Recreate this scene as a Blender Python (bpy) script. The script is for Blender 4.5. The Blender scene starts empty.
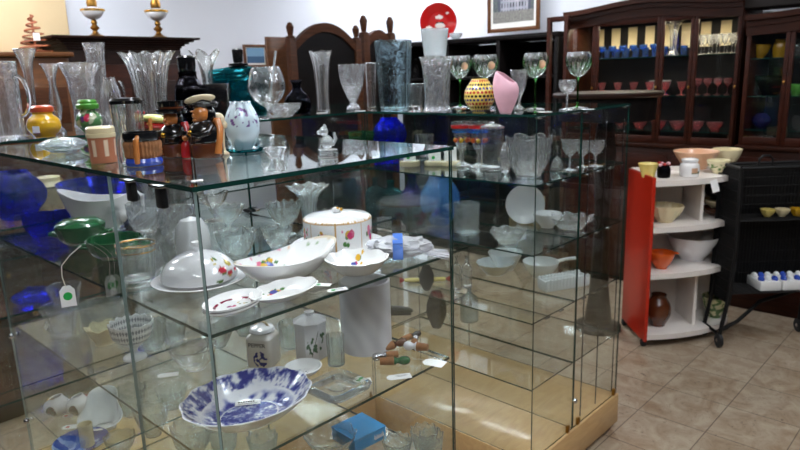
import bpy, bmesh, math, random
from mathutils import Vector, Matrix, Euler, noise
PI = math.pi
SC = bpy.context.scene
COL = SC.collection
random.seed(7)

# ------------------------------------------------------------------ camera solved from the photograph
F = 649.88
CAM = Vector((-.4842, -.8856, 1.72))
_y, _p, _r = (math.radians(a) for a in (43.5792, 12.9764, -1.8105))
FW = Vector((math.cos(_y)*math.cos(_p), math.sin(_y)*math.cos(_p), -math.sin(_p)))
_rt = Vector((math.sin(_y), -math.cos(_y), 0)); _up = _rt.cross(FW)
CR = _rt*math.cos(_r) + _up*math.sin(_r)
CU = -_rt*math.sin(_r) + _up*math.cos(_r)
HD = Vector((math.cos(_y), math.sin(_y), 0)); HR = _rt.copy()
VIEW = _y - PI/2            # rotation about z that turns a thing's front (-y) to the camera

def ray(px, py): return FW + CR*((px-400)/F) - CU*((py-225)/F)
def at(px, py, z):
    d = ray(px, py); return CAM + d*((z-CAM.z)/d.z)
def atd(px, py, dep):
    d = ray(px, py); return CAM + d*(dep/d.dot(HD))
def atX(px, py, X):
    d = ray(px, py); return CAM + d*((X-CAM.x)/d.x)
def atY(px, py, Y):
    d = ray(px, py); return CAM + d*((Y-CAM.y)/d.y)
def hgt(P, py):
    v = P-CAM; k = (225-py)/F
    return (k*v.dot(FW) - v.dot(CU))/(CU.z - k*FW.z)
def mpp(P): return (P-CAM).dot(FW)/F

# ------------------------------------------------------------------ dimensions of the showcases
ZT = 1.567
WA, LA = .617, 1.097
BX, BY, BM, BE = 1.553, .366, 1.893, 2.320
DX, DY, DE = -.75, 1.262, 2.03
ZA = dict(top=ZT, one=1.325, two=1.077, three=.812, four=.544, base=.18)
ZB = dict(top=ZT, one=1.31, two=1.044, three=.772, four=.493, base=.18)
XW, YW, ZC = 4.95, 4.28, 3.15

# ------------------------------------------------------------------ materials
def lin(c):
    return tuple(((v/255)/12.92 if v/255 <= .04045 else ((v/255+.055)/1.055)**2.4) for v in c)
MATS = {}
def nodes(name):
    m = bpy.data.materials.new(name); m.use_nodes = True
    nt = m.node_tree; nt.nodes.clear()
    out = nt.nodes.new('ShaderNodeOutputMaterial')
    MATS[name] = m
    return m, nt, out
def N(nt, t, **kw):
    n = nt.nodes.new(t)
    for k, v in kw.items():
        if k.startswith('_'): setattr(n, k[1:], v)
        else: n.inputs[k.replace('__', ' ')].default_value = v
    return n
def setin(n, **kw):
    for k, v in kw.items(): n.inputs[k].default_value = v
def bsdf(nt, col, rough=.5, metal=0, coat=0, spec=.5):
    b = nt.nodes.new('ShaderNodeBsdfPrincipled')
    b.inputs['Base Color'].default_value = (*col, 1)
    b.inputs['Roughness'].default_value = rough; b.inputs['Metallic'].default_value = metal
    b.inputs['Coat Weight'].default_value = coat; b.inputs['Coat Roughness'].default_value = .06
    b.inputs['Specular IOR Level'].default_value = spec
    return b
def plain(name, rgb, rough=.5, metal=0, coat=0, vary=.08, scale=12, bump=0, spec=.5):
    m, nt, out = nodes(name)
    c = lin(rgb); b = bsdf(nt, c, rough, metal, coat, spec)
    tc = nt.nodes.new('ShaderNodeTexCoord')
    nz = N(nt, 'ShaderNodeTexNoise', Scale=scale, Detail=4.0); nt.links.new(tc.outputs['Object'], nz.inputs['Vector'])
    rp = nt.nodes.new('ShaderNodeValToRGB'); e = rp.color_ramp.elements
    e[0].position = .3; e[1].position = .7
    e[0].color = (*[v*(1-vary) for v in c], 1); e[1].color = (*[min(1, v*(1+vary)) for v in c], 1)
    nt.links.new(nz.outputs['Fac'], rp.inputs['Fac']); nt.links.new(rp.outputs['Color'], b.inputs['Base Color'])
    if bump:
        bp = N(nt, 'ShaderNodeBump', Strength=bump, Distance=.01); nt.links.new(nz.outputs['Fac'], bp.inputs['Height'])
        nt.links.new(bp.outputs['Normal'], b.inputs['Normal'])
    nt.links.new(b.outputs[0], out.inputs[0]); return m
def painted(name, rough=.16, coat=.5):
    m, nt, out = nodes(name)
    b = bsdf(nt, (.8, .8, .8), rough, 0, coat)
    a = nt.nodes.new('ShaderNodeAttribute'); a.attribute_name = 'paint'
    nt.links.new(a.outputs['Color'], b.inputs['Base Color']); nt.links.new(b.outputs[0], out.inputs[0]); return m
def wood(name, a, b_, rough=.35, scale=(1.5, 14, 14), coat=.25):
    m, nt, out = nodes(name)
    b = bsdf(nt, lin(a), rough, 0, coat, .18 if coat == 0 else .4)
    tc = nt.nodes.new('ShaderNodeTexCoord'); mp = nt.nodes.new('ShaderNodeMapping'); mp.inputs['Scale'].default_value = scale
    nz = N(nt, 'ShaderNodeTexNoise', Scale=3.0, Detail=6.0, Distortion=1.2)
    rp = nt.nodes.new('ShaderNodeValToRGB'); e = rp.color_ramp.elements
    e[0].position = .32; e[1].position = .72; e[0].color = (*lin(a), 1); e[1].color = (*lin(b_), 1)
    nt.links.new(tc.outputs['Object'], mp.inputs['Vector']); nt.links.new(mp.outputs[0], nz.inputs['Vector'])
    nt.links.new(nz.outputs['Fac'], rp.inputs['Fac']); nt.links.new(rp.outputs['Color'], b.inputs['Base Color'])
    nt.links.new(b.outputs[0], out.inputs[0]); return m
def glass(name, rgb=(250, 252, 252), rough=0.0, clear=.35, bump=0, bscale=60, ior=1.5, frost=0):
    """blown or pressed glass: refracting body, a share passing straight through so that light reaches what stands behind"""
    m, nt, out = nodes(name)
    c = lin(rgb)
    g = N(nt, 'ShaderNodeBsdfGlass', Roughness=rough, IOR=ior); g.inputs['Color'].default_value = (*c, 1)
    t = nt.nodes.new('ShaderNodeBsdfTransparent'); t.inputs['Color'].default_value = (*c, 1)
    mx = nt.nodes.new('ShaderNodeMixShader'); mx.inputs[0].default_value = clear
    nt.links.new(g.outputs[0], mx.inputs[1]); nt.links.new(t.outputs[0], mx.inputs[2])
    last = mx
    if frost:
        d = nt.nodes.new('ShaderNodeBsdfPrincipled'); d.inputs['Base Color'].default_value = (*c, 1); d.inputs['Roughness'].default_value = .25
        m2 = nt.nodes.new('ShaderNodeMixShader'); m2.inputs[0].default_value = frost
        nt.links.new(last.outputs[0], m2.inputs[1]); nt.links.new(d.outputs[0], m2.inputs[2]); last = m2
    if bump:
        tc = nt.nodes.new('ShaderNodeTexCoord')
        v = N(nt, 'ShaderNodeTexVoronoi', Scale=bscale); nt.links.new(tc.outputs['Object'], v.inputs['Vector'])
        bp = N(nt, 'ShaderNodeBump', Strength=bump, Distance=.004)
        nt.links.new(v.outputs['Distance'], bp.inputs['Height']); nt.links.new(bp.outputs['Normal'], g.inputs['Normal'])
    nt.links.new(last.outputs[0], out.inputs[0]); return m
def pane_glass(name, rgb):
    """flat sheet glass: passes light straight and mirrors it by the Fresnel law"""
    m, nt, out = nodes(name)
    t = nt.nodes.new('ShaderNodeBsdfTransparent'); t.inputs['Color'].default_value = (*lin(rgb), 1)
    g = N(nt, 'ShaderNodeBsdfGlossy', Roughness=0.0); g.inputs['Color'].default_value = (.95, 1, .98, 1)
    ge = nt.nodes.new('ShaderNodeNewGeometry')
    mr = N(nt, 'ShaderNodeMapRange'); mr.inputs[3].default_value = 1.45; mr.inputs[4].default_value = 1/1.45
    fr = nt.nodes.new('ShaderNodeFresnel'); mx = nt.nodes.new('ShaderNodeMixShader')
    nt.links.new(ge.outputs['Backfacing'], mr.inputs[0]); nt.links.new(mr.outputs[0], fr.inputs['IOR'])
    nt.links.new(fr.outputs[0], mx.inputs[0]); nt.links.new(t.outputs[0], mx.inputs[1]); nt.links.new(g.outputs[0], mx.inputs[2])
    nt.links.new(mx.outputs[0], out.inputs[0]); return m
def emit(name, rgb, power):
    m, nt, out = nodes(name)
    e = N(nt, 'ShaderNodeEmission', Strength=power); e.inputs['Color'].default_value = (*lin(rgb), 1)
    nt.links.new(e.outputs[0], out.inputs[0]); return m

pane_glass('sheet_glass', (253, 254.4, 254)); plain('glass_edge', (18, 52, 46), .12, vary=.2); plain('pale_edge', (120, 138, 134), .15, vary=.1)
glass('clear_glass', (252, 253, 253), clear=.12, frost=.02)
glass('crystal', (252, 253, 254), clear=.08, bump=.5, bscale=48, frost=.05)
glass('pressed_glass', (246, 250, 250), clear=.15, bump=.45, bscale=70, frost=.06)
glass('frosted_glass', (240, 244, 244), rough=.2, clear=.25, frost=.22)
glass('cobalt_glass', (74, 92, 240), clear=.35, frost=.03)
glass('sea_blue_glass', (120, 190, 240), clear=.35, frost=.25)
glass('teal_glass', (60, 180, 188), clear=.12, frost=.02)
glass('dark_teal_glass', (90, 168, 172), clear=.35, frost=.06)
glass('purple_glass', (136, 120, 215), clear=.3, frost=.1)
glass('pale_blue_glass', (240, 250, 253), clear=.35, bump=.18, bscale=45)
glass('smoke_glass', (140, 140, 148), clear=.2)
glass('milky_glass', (244, 246, 246), rough=.2, clear=.3, frost=.5)
glass('green_stem_glass', (150, 205, 150), clear=.35)
glass('green_vase_glass', (60, 140, 80), clear=.25, frost=.25)
glass('pink_glass', (238, 190, 192), clear=.3, frost=.08)
glass('pale_tumbler_glass', (150, 190, 240), clear=.4, frost=.06)
glass('plastic_wrap', (246, 246, 250), rough=.08, clear=.40, frost=.35, bump=.9, bscale=40, ior=1.3)
plain('white_porcelain', (238, 238, 240), .15, coat=.5, vary=.02)
plain('milk_glass', (232, 236, 236), .2, coat=.4, vary=.02)
plain('matte_white', (226, 226, 224), .5, vary=.03)
plain('cream_ceramic', (232, 218, 176), .25, coat=.4, vary=.05)
plain('yellow_ceramic', (232, 212, 120), .25, coat=.4, vary=.05)
plain('peach_ceramic', (226, 178, 142), .3, coat=.3, vary=.05)
plain('mustard_ceramic', (206, 160, 30), .2, coat=.5, vary=.06)
plain('orange_ceramic', (222, 96, 30), .25, coat=.4, vary=.05)
plain('rust_lid', (188, 76, 34), .3, coat=.3, vary=.1)
plain('green_ceramic', (22, 92, 50), .15, coat=.6, vary=.1)
plain('lid_green', (70, 140, 50), .3, coat=.3, vary=.1)
plain('black_gloss', (12, 12, 14), .15, coat=.5, vary=.05)
plain('black_iron', (8, 8, 9), .55, vary=.1, spec=.3)
plain('black_rubber', (20, 20, 22), .7)
plain('brown_gloss', (86, 44, 22), .2, coat=.5, vary=.2)
plain('skin_glaze', (196, 122, 62), .25, coat=.4, vary=.08)
plain('red_glaze', (168, 30, 32), .25, coat=.4, vary=.08)
plain('crimson_enamel', (214, 34, 30), .3, coat=.3, vary=.04)
plain('blue_glaze', (46, 74, 170), .25, coat=.4)
plain('bone_glaze', (222, 206, 170), .3, coat=.3, vary=.06)
plain('lime_glaze', (206, 206, 120), .3, coat=.3)
plain('pink_satin', (226, 176, 190), .35, coat=.2, vary=.08, scale=20)
plain('marble_lines', (214, 214, 218), .3, vary=.02)
plain('paper', (244, 244, 242), .7, vary=.02)
plain('green_sticker', (24, 160, 70), .6); plain('red_sticker', (200, 24, 48), .6)
plain('ink', (24, 24, 28), .7); plain('grey_ink', (150, 150, 150), .7)
plain('string', (226, 222, 210), .8)
plain('blue_tape', (70, 120, 210), .4)
plain('blue_card', (34, 146, 208), .55, vary=.06)
plain('silver_print', (206, 214, 224), .5)
plain('chrome', (200, 200, 204), .18, metal=1, vary=.03)
plain('brass', (150, 110, 52), .3, metal=1, vary=.15)
plain('gold', (212, 160, 60), .25, metal=1, vary=.1)
plain('cork', (146, 98, 60), .8, vary=.25, scale=80)
plain('black_leather', (22, 20, 20), .35, coat=.2)
plain('red_panel', (182, 38, 16), .35, coat=.2, vary=.04)
plain('white_laminate', (226, 218, 210), .4, vary=.03)
plain('wall_paint', (222, 225, 232), .8, vary=.015, scale=2)
plain('ceiling_tile', (226, 226, 222), .9, vary=.03, scale=30)
plain('tan_board', (206, 182, 142), .7, vary=.04, scale=3)
plain('lit_wall_cream', (240, 222, 176), .6, vary=.04)
plain('rust_wire', (150, 84, 52), .6, vary=.2)
plain('picture_mat', (226, 224, 216), .7)
plain('dark_fabric', (40, 34, 32), .9)
plain('gravel_white', (224, 220, 208), .6)
wood('maple_laminate', (188, 150, 100), (204, 168, 116), .38, (2, 10, 10))
wood('dark_walnut', (26, 12, 8), (44, 21, 12), .45, coat=0)
wood('cabinet_wood', (36, 15, 8), (62, 28, 13), .45, coat=0)
wood('black_wood', (10, 8, 8), (18, 13, 12), .45, coat=0)
wood('oak_wood', (54, 29, 15), (78, 45, 24), .45, coat=0)
wood('honey_wood', (84, 50, 24), (108, 66, 32), .4, coat=.1)
wood('mahogany', (40, 15, 8), (64, 26, 12), .45, coat=0)
painted('painted_porcelain'); painted('painted_glaze', .22, .4); painted('painted_matte', .6, 0)
m, nt, out = nodes('marble_lines')     # white cylinder with slanting grey veins
b = bsdf(nt, (.8, .8, .8), .3, 0, .3); tc = nt.nodes.new('ShaderNodeTexCoord')
wv = N(nt, 'ShaderNodeTexWave', Scale=9.0, Distortion=2.5, Detail=2.0); mp = nt.nodes.new('ShaderNodeMapping'); mp.inputs['Rotation'].default_value = (0, .7, .6)
rp = nt.nodes.new('ShaderNodeValToRGB'); e = rp.color_ramp.elements; e[0].color = (*lin((212, 212, 217)), 1); e[1].color = (*lin((226, 226, 230)), 1)
nt.links.new(tc.outputs['Object'], mp.inputs[0]); nt.links.new(mp.outputs[0], wv.inputs[0]); nt.links.new(wv.outputs['Fac'], rp.inputs[0]); nt.links.new(rp.outputs[0], b.inputs['Base Color']); nt.links.new(b.outputs[0], out.inputs[0])
m, nt, out = nodes('floor_tile')       # beige vinyl tiles, grouted every 33 cm, mottled and scuffed
b = bsdf(nt, (.4, .35, .28), .32, 0, 0); tc = nt.nodes.new('ShaderNodeTexCoord')
br = N(nt, 'ShaderNodeTexBrick', Scale=1.0); br.offset = 0; br.squash = 1
br.inputs['Brick Width'].default_value = .331; br.inputs['Row Height'].default_value = .331; br.inputs['Mortar Size'].default_value = .003; br.inputs['Mortar Smooth'].default_value = .3
br.inputs['Color1'].default_value = (*lin((178, 164, 144)), 1); br.inputs['Color2'].default_value = (*lin((167, 152, 132)), 1); br.inputs['Mortar'].default_value = (*lin((104, 90, 76)), 1)
mp = nt.nodes.new('ShaderNodeMapping'); mp.inputs['Location'].default_value = (.1, -.014, 0)
nt.links.new(tc.outputs['Object'], mp.inputs[0]); nt.links.new(mp.outputs[0], br.inputs[0])
n1 = N(nt, 'ShaderNodeTexNoise', Scale=7.0, Detail=8.0, Roughness=.7, Distortion=1.0); nt.links.new(tc.outputs['Object'], n1.inputs[0])
r1 = nt.nodes.new('ShaderNodeValToRGB'); e = r1.color_ramp.elements; e[0].position = .34; e[1].position = .62; e[0].color = (*lin((196, 172, 150)), 1); e[1].color = (1, 1, 1, 1)
nt.links.new(n1.outputs['Fac'], r1.inputs[0])
mm = nt.nodes.new('ShaderNodeMixRGB'); mm.blend_type = 'MULTIPLY'; mm.inputs[0].default_value = .85
nt.links.new(br.outputs['Color'], mm.inputs[1]); nt.links.new(r1.outputs[0], mm.inputs[2])
n2 = N(nt, 'ShaderNodeTexNoise', Scale=26.0, Detail=6.0, Roughness=.75, Distortion=2.0); nt.links.new(tc.outputs['Object'], n2.inputs[0])
r2 = nt.nodes.new('ShaderNodeValToRGB'); e = r2.color_ramp.elements; e[0].position = .33; e[1].position = .42; e[0].color = (*lin((130, 100, 76)), 1); e[1].color = (1, 1, 1, 1)
nt.links.new(n2.outputs['Fac'], r2.inputs[0])
m3 = nt.nodes.new('ShaderNodeMixRGB'); m3.blend_type = 'MULTIPLY'; m3.inputs[0].default_value = .8
nt.links.new(mm.outputs[0], m3.inputs[1]); nt.links.new(r2.outputs[0], m3.inputs[2]); nt.links.new(m3.outputs[0], b.inputs['Base Color']); nt.links.new(b.outputs[0], out.inputs[0])

# ------------------------------------------------------------------ mesh helpers
PN = [Vector((0, 0, 1))]
def outside(co):        # true on the outer wall of a vessel
    return PN[0].x*co.x+PN[0].y*co.y > .02*math.hypot(co.x, co.y) and PN[0].z < .35
class MB:
    def __init__(s): s.bm = bmesh.new()
    def box(s, c, size, rot=0, bevel=0, tilt=None, mi=0):
        r = bmesh.ops.create_cube(s.bm, size=1); vs = r['verts']
        bmesh.ops.scale(s.bm, vec=size, verts=vs)
        if bevel:
            es = list({e for v in vs for e in v.link_edges})
            rb = bmesh.ops.bevel(s.bm, geom=es, offset=bevel, segments=2, affect='EDGES', profile=.5)
            vs = list({v for f in rb['faces'] for v in f.verts} | {v for v in vs if v.is_valid})
        M = Matrix.Translation(c) @ (Euler(tilt).to_matrix().to_4x4() if tilt else Matrix.Rotation(rot, 4, 'Z'))
        bmesh.ops.transform(s.bm, matrix=M, verts=vs)
        if mi:
            for f in {f for v in vs for f in v.link_faces}: f.material_index = mi
        return s
    def pane(s, a, b_):          # axis-aligned glass slab; rim faces take material 1
        a, b_ = Vector(a), Vector(b_); sz = b_-a; ax = min(range(3), key=lambda i: abs(sz[i]))
        vs = bmesh.ops.create_cube(s.bm, size=1)['verts']
        bmesh.ops.transform(s.bm, matrix=Matrix.Translation((a+b_)/2) @ Matrix.Diagonal((*[abs(x) for x in sz], 1)), verts=vs)
        for f in {f for v in vs for f in v.link_faces}:
            f.normal_update()
            if abs(f.normal[ax]) < .5: f.material_index = 1
        return s
    def lathe(s, prof, seg=36, mod=None, closed=True, mi=0, M=None):
        """prof: closed outline in (r, z) from the axis round to the axis again"""
        rows = []; n = len(prof)
        for k, (r, z) in enumerate(prof):
            if r < 1e-6:
                rows.append([s.bm.verts.new((0, 0, z))])
            else:
                row = []
                for i in range(seg):
                    t = 2*PI*i/seg; rr, zz, sx, sy = r, z, 1, 1
                    if mod: rr, zz, sx, sy = mod(t, r, z, k)
                    row.append(s.bm.verts.new((rr*math.cos(t)*sx, rr*math.sin(t)*sy, zz)))
                rows.append(row)
        fs = []
        for k in range(n-1):
            a, b_ = rows[k], rows[k+1]
            if len(a) == 1 and len(b_) == 1: continue
            for i in range(seg):
                j = (i+1) % seg
                if len(a) == 1: f = s.bm.faces.new((a[0], b_[j], b_[i]))
                elif len(b_) == 1: f = s.bm.faces.new((a[i], a[j], b_[0]))
                else: f = s.bm.faces.new((a[i], a[j], b_[j], b_[i]))
                f.material_index = mi; fs.append(f)
        if M is not None:
            bmesh.ops.transform(s.bm, matrix=M, verts=[v for r in rows for v in r])
        return s
    def ell(s, c, r, rot=None, u=20, v=12, mi=0):
        vs = bmesh.ops.create_uvsphere(s.bm, u_segments=u, v_segments=v, radius=1)['verts']
        M = Matrix.Translation(c) @ (Euler(rot).to_matrix().to_4x4() if rot else Matrix()) @ Matrix.Diagonal((*r, 1))
        bmesh.ops.transform(s.bm, matrix=M, verts=vs)
        if mi:
            for f in {f for q in vs for f in q.link_faces}: f.material_index = mi
        return s
    def tube(s, pts, rad, seg=10, close=False):
        pts = [Vector(p) for p in pts]; n = len(pts)
        rads = rad if isinstance(rad, (list, tuple)) else [rad]*n
        rows = []; prev = None
        for k, p in enumerate(pts):
            if close: d = (pts[(k+1) % n]-pts[k-1]).normalized()
            else: d = (pts[min(k+1, n-1)]-pts[max(k-1, 0)]).normalized()
            ref = prev if prev is not None else (Vector((0, 0, 1)) if abs(d.z) < .9 else Vector((1, 0, 0)))
            a = (ref - d*ref.dot(d)).normalized(); prev = a; b_ = d.cross(a)
            rows.append([s.bm.verts.new(p + (a*math.cos(2*PI*i/seg)+b_*math.sin(2*PI*i/seg))*rads[k]) for i in range(seg)])
        for k in range(n if close else n-1):
            a, b_ = rows[k], rows[(k+1) % n]
            for i in range(seg):
                j = (i+1) % seg; s.bm.faces.new((a[i], a[j], b_[j], b_[i]))
        if not close:
            s.bm.faces.new(rows[0][::-1]); s.bm.faces.new(rows[-1])
        return s
    def prism(s, poly, z0, z1, mi=0, bevel=0):
        lo = [s.bm.verts.new((x, y, z0)) for x, y in poly]; hi = [s.bm.verts.new((x, y, z1)) for x, y in poly]
        n = len(poly); s.bm.faces.new(lo[::-1]); s.bm.faces.new(hi)
        for i in range(n): s.bm.faces.new((lo[i], lo[(i+1) % n], hi[(i+1) % n], hi[i]))
        return s
    def build(s, name, mat, parent=None, loc=None, rotz=0, smooth=True, paint=None, angle=35):
        bmesh.ops.recalc_face_normals(s.bm, faces=s.bm.faces)
        me = bpy.data.meshes.new(name); s.bm.to_mesh(me); s.bm.free()
        for mm_ in (mat if isinstance(mat, (list, tuple)) else [mat]): me.materials.append(MATS[mm_])
        if paint:
            ca = me.color_attributes.new('paint', 'FLOAT_COLOR', 'POINT')
            for i, v in enumerate(me.vertices):
                PN[0] = v.normal
                ca.data[i].color = (*lin(paint(v.co)), 1)
        o = bpy.data.objects.new(name, me); COL.objects.link(o)
        if smooth:
            me.polygons.foreach_set('use_smooth', [True]*len(me.polygons))
            try: me.set_sharp_from_angle(angle=math.radians(angle))
            except Exception: pass
        if parent: o.parent = parent
        if loc is not None: o.location = loc
        o.rotation_euler = (0, 0, rotz); return o
def tag(o, label, cat, group=None, kind=None):
    o['label'] = label; o['category'] = cat
    if group: o['group'] = group
    if kind: o['kind'] = kind
    return o
def thing(name, label, cat, loc=(0, 0, 0), rotz=0, group=None):
    o = bpy.data.objects.new(name, None); COL.objects.link(o); o.empty_display_size = .05
    o.location = loc; o.rotation_euler = (0, 0, rotz); return tag(o, label, cat, group)
def dup(src, loc, rotz=None, label=None, group=None, scale=None):
    c = src.copy(); COL.objects.link(c); c.location = loc
    if rotz is not None: c.rotation_euler = (c.rotation_euler.x, c.rotation_euler.y, rotz)
    if label: c['label'] = label
    if group: c['group'] = group
    if scale: c.scale = (scale,)*3
    for ch in list(src.children):
        d = ch.copy(); COL.objects.link(d); d.parent = c
        for g in ch.children:
            e_ = g.copy(); COL.objects.link(e_); e_.parent = d
    return c
def struct(name, mb, mat, **k):
    o = mb.build(name, mat, **k); o['kind'] = 'structure'; return o
def text(name, s, size, mat, parent, loc, rot, ext=.0003):
    cu = bpy.data.curves.new(name, 'FONT'); cu.body = s; cu.size = size; cu.extrude = ext; cu.align_x = 'CENTER'; cu.align_y = 'CENTER'
    tmp = bpy.data.objects.new(name, cu); COL.objects.link(tmp)
    bpy.context.view_layer.update()
    me = bpy.data.meshes.new_from_object(tmp.evaluated_get(bpy.context.evaluated_depsgraph_get()))
    bpy.data.objects.remove(tmp); me.materials.clear(); me.materials.append(MATS[mat])
    o = bpy.data.objects.new(name, me); COL.objects.link(o); o.parent = parent; o.location = loc; o.rotation_euler = rot; return o

# ---- outlines
def shell(outer, t, floor=None):
    """closed outline of a hollow vessel from its outer outline (r, z), foot to rim"""
    fl = floor if floor is not None else t
    z0 = outer[0][1]; inner = []
    for r, z in reversed(outer):
        if z > z0+fl+1e-5 and r-t > 1e-4: inner.append((r-t, z))
    p = [(0, z0)]+list(outer)
    if inner:
        rim = outer[-1]; p += [(rim[0]-t*.5, rim[1]+t*.35)]+inner[0:]
        p += [(max(inner[-1][0]*.6, 1e-4), z0+fl), (0, z0+fl)]
    else: p += [(0, outer[-1][1])]
    return p
def sm(pts, n=4):
    """smooth a sparse outline by Catmull-Rom"""
    q = [Vector((*p, 0)) for p in pts]; o = []
    for i in range(len(q)-1):
        p0, p1, p2, p3 = q[max(i-1, 0)], q[i], q[i+1], q[min(i+2, len(q)-1)]
        for k in range(n):
            t = k/n
            v = .5*((2*p1)+(-p0+p2)*t+(2*p0-5*p1+4*p2-p3)*t*t+(-p0+3*p1-3*p2+p3)*t**3)
            o.append((max(v.x, .0005), v.y))
    o.append(tuple(pts[-1])); return o
SHAPES = {   # outer outlines, radius as share of half width, height 0..1
 'flared': [(.62, 0), (.6, .04), (.55, .2), (.6, .5), (.74, .8), (1, 1)],
 'trumpet': [(.7, 0), (.62, .05), (.34, .2), (.36, .5), (.5, .8), (1, 1)],
 'bud': [(.75, 0), (.7, .04), (.3, .14), (.62, .35), (.55, .5), (.36, .75), (.8, .96), (1, 1)],
 'column': [(.85, 0), (.82, .04), (.72, .15), (.74, .5), (.85, .85), (1, 1)],
 'straight': [(.93, 0), (.95, .05), (.95, .5), (1, 1)],
 'tapered': [(.6, 0), (.62, .1), (.8, .6), (1, 1)],
 'bowl': [(.45, 0), (.47, .08), (.75, .4), (.93, .75), (1, 1)],
 'open_bowl': [(.5, 0), (.5, .08), (.62, .25), (.86, .7), (1, 1)],
 'dish': [(.55, 0), (.57, .15), (.8, .55), (1, 1)],
 'plate': [(.55, 0), (.56, .2), (.68, .45), (1, 1)],
 'pot': [(.6, 0), (.62, .04), (.95, .3), (1, .5), (.9, .72), (.6, .9), (.62, 1)],
 'round': [(.45, 0), (.5, .03), (.9, .3), (1, .5), (.9, .72), (.55, .96), (.55, 1)],
 'cup': [(.55, 0), (.57, .06), (.85, .35), (.95, .7), (1, 1)],
 'tumbler': [(.78, 0), (.8, .05), (.9, .5), (1, 1)],
 'pedestal': [(.6, 0), (.56, .05), (.2, .12), (.18, .24), (.3, .34), (.72, .6), (1, 1)],
 'footed': [(.55, 0), (.5, .06), (.26, .14), (.4, .26), (.85, .6), (1, 1)],
 'goblet': [(.85, 0), (.8, .02), (.2, .06), (.12, .12), (.12, .45), (.2, .52), (.75, .66), (1, .84), (.92, 1)],
 'wine': [(.8, 0), (.75, .02), (.16, .07), (.12, .2), (.14, .44), (.55, .56), (.82, .75), (1, 1)],
 'sundae': [(.95, 0), (.9, .03), (.25, .1), (.28, .22), (.2, .3), (.6, .5), (.8, .8), (1, 1)],
 'brandy': [(.7, 0), (.65, .02), (.14, .07), (.1, .14), (.2, .22), (.7, .35), (1, .58), (.9, .82), (.72, 1)],
 'bell': [(1, 0), (.9, .15), (.62, .4), (.2, .55), (.12, .62), (.12, .92), (.3, 1)],
 'bottle': [(.9, 0), (1, .04), (1, .55), (.8, .7), (.3, .8), (.26, .95), (.34, 1)],
 'decanter': [(.8, 0), (.9, .04), (1, .25), (.85, .5), (.4, .68), (.32, .85), (.5, 1)],
 'jar': [(.86, 0), (.92, .05), (1, .4), (.95, .75), (.78, .9), (.8, 1)],
}
def outline(shape, R, h, n=4): return [(r*R, z*h) for r, z in sm(SHAPES[shape], n)]
def modf(flute=0, amp=.05, scallop=0, samp=.03, sz=.0, cut=0, camp=.03, sx=1, sy=1, h=1, twist=0, zmin=0):
    def f(t, r, z, k):
        u = max(0, min(1, z/h)); rr = r; zz = z
        if flute and u >= zmin: rr *= 1+amp*math.cos(flute*t+twist*u)*min(1, u*6)
        if cut and u >= zmin: rr *= 1+camp*(abs(math.sin(cut*t/2+u*9))+abs(math.sin(cut*t/2-u*9))-1.2)
        if scallop:
            w = u**3; rr *= 1+samp*w*math.cos(scallop*t); zz += sz*h*w*math.cos(scallop*t)
        return rr, zz, sx, sy
    return f
REG = {}     # region -> (z, x0, x1, y0, y1)
for k, z in ZA.items(): REG['A'+k] = (z, .012, WA-.012, .012, LA-.012)
for k, z in ZB.items():
    REG['B'+k] = (z, BX+.012, BM-.01, BY+.012, DY-.02); REG['C'+k] = (z, BM+.01, BE-.012, BY+.012, DY-.02)
    REG['D'+k] = (z, DX+.012, BE-.012, DY+.012, DE-.012)
REG['Atop'] = (ZT, .0, WA, .0, LA); REG['Btop'] = (ZT, BX, BE, BY, DY-.0); REG['Dtop'] = (ZT, DX, BE, DY, DE)
EPS = .0012
HEAD = {}     # clear height above each shelf
_ord = ['top', 'one', 'two', 'three', 'four', 'base']
for _a, _b in zip(_ord[:-1], _ord[1:]):
    HEAD['A'+_b] = ZA[_a]-ZA[_b]-.008
    for _c in 'BCD': HEAD[_c+_b] = ZB[_a]-ZB[_b]-.008
def place(px, py, w, reg, foot=.6, clamp=None):
    """centre of a thing whose foot's near edge shows at px, py and whose width shows as w pixels"""
    z, x0, x1, y0, y1 = REG[reg]
    P = at(px, py, z+EPS); s = mpp(P); R = w*s/2
    for _ in range(2):
        Q = P + HD*R*foot; R = w*mpp(Q)/2
    P = P + HD*R*foot; c = R*(foot if reg.endswith('top') else 1) if clamp is None else clamp
    d = Vector((P.x-CAM.x, P.y-CAM.y, 0)).normalized()
    for k in range(61):
        t = (k//2+k % 2)*.008*(1 if k % 2 else -1); Q = P+d*t
        if x0+c <= Q.x <= x1-c and y0+c <= Q.y <= y1-c: P = Q; R = w*mpp(P)/2; break
    P.x = min(max(P.x, x0+c), x1-c) if x1-x0 > 2*c else (x0+x1)/2
    P.y = min(max(P.y, y0+c), y1-c) if y1-y0 > 2*c else (y0+y1)/2
    P.z = z+EPS
    return P, R
def vessel(name, label, cat, px, py, top, w, reg, shape, mat, t=.0028, floor=None, seg=48, group=None, foot=.6, rotz=0, mod=None, paint=None, h=None, clamp=None, parts=None, angle=35):
    P, R = place(px, py, w, reg, foot, clamp)
    if mat in ('crystal', 'pressed_glass', 'pale_blue_glass') and mod: angle = 9
    if h is None: h = min(max(.01, hgt(P, top)), HEAD.get(reg, 9)-.012)
    md = mod(h) if mod else None
    prof = shell(outline(shape, R, h, 14 if paint else 4), min(t, R*.3), floor)
    if parts is None:
        o = MB().lathe(prof, seg, md).build(name, mat, None, P, rotz, paint=(lambda co: paint(co, R, h)) if paint else None, angle=angle)
        return tag(o, label, cat, group), P, R, h
    rt_ = thing(name, label, cat, P, rotz, group)
    MB().lathe(prof, seg, md).build(parts, mat, rt_, paint=(lambda co: paint(co, R, h)) if paint else None, angle=angle)
    return rt_, P, R, h
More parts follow.
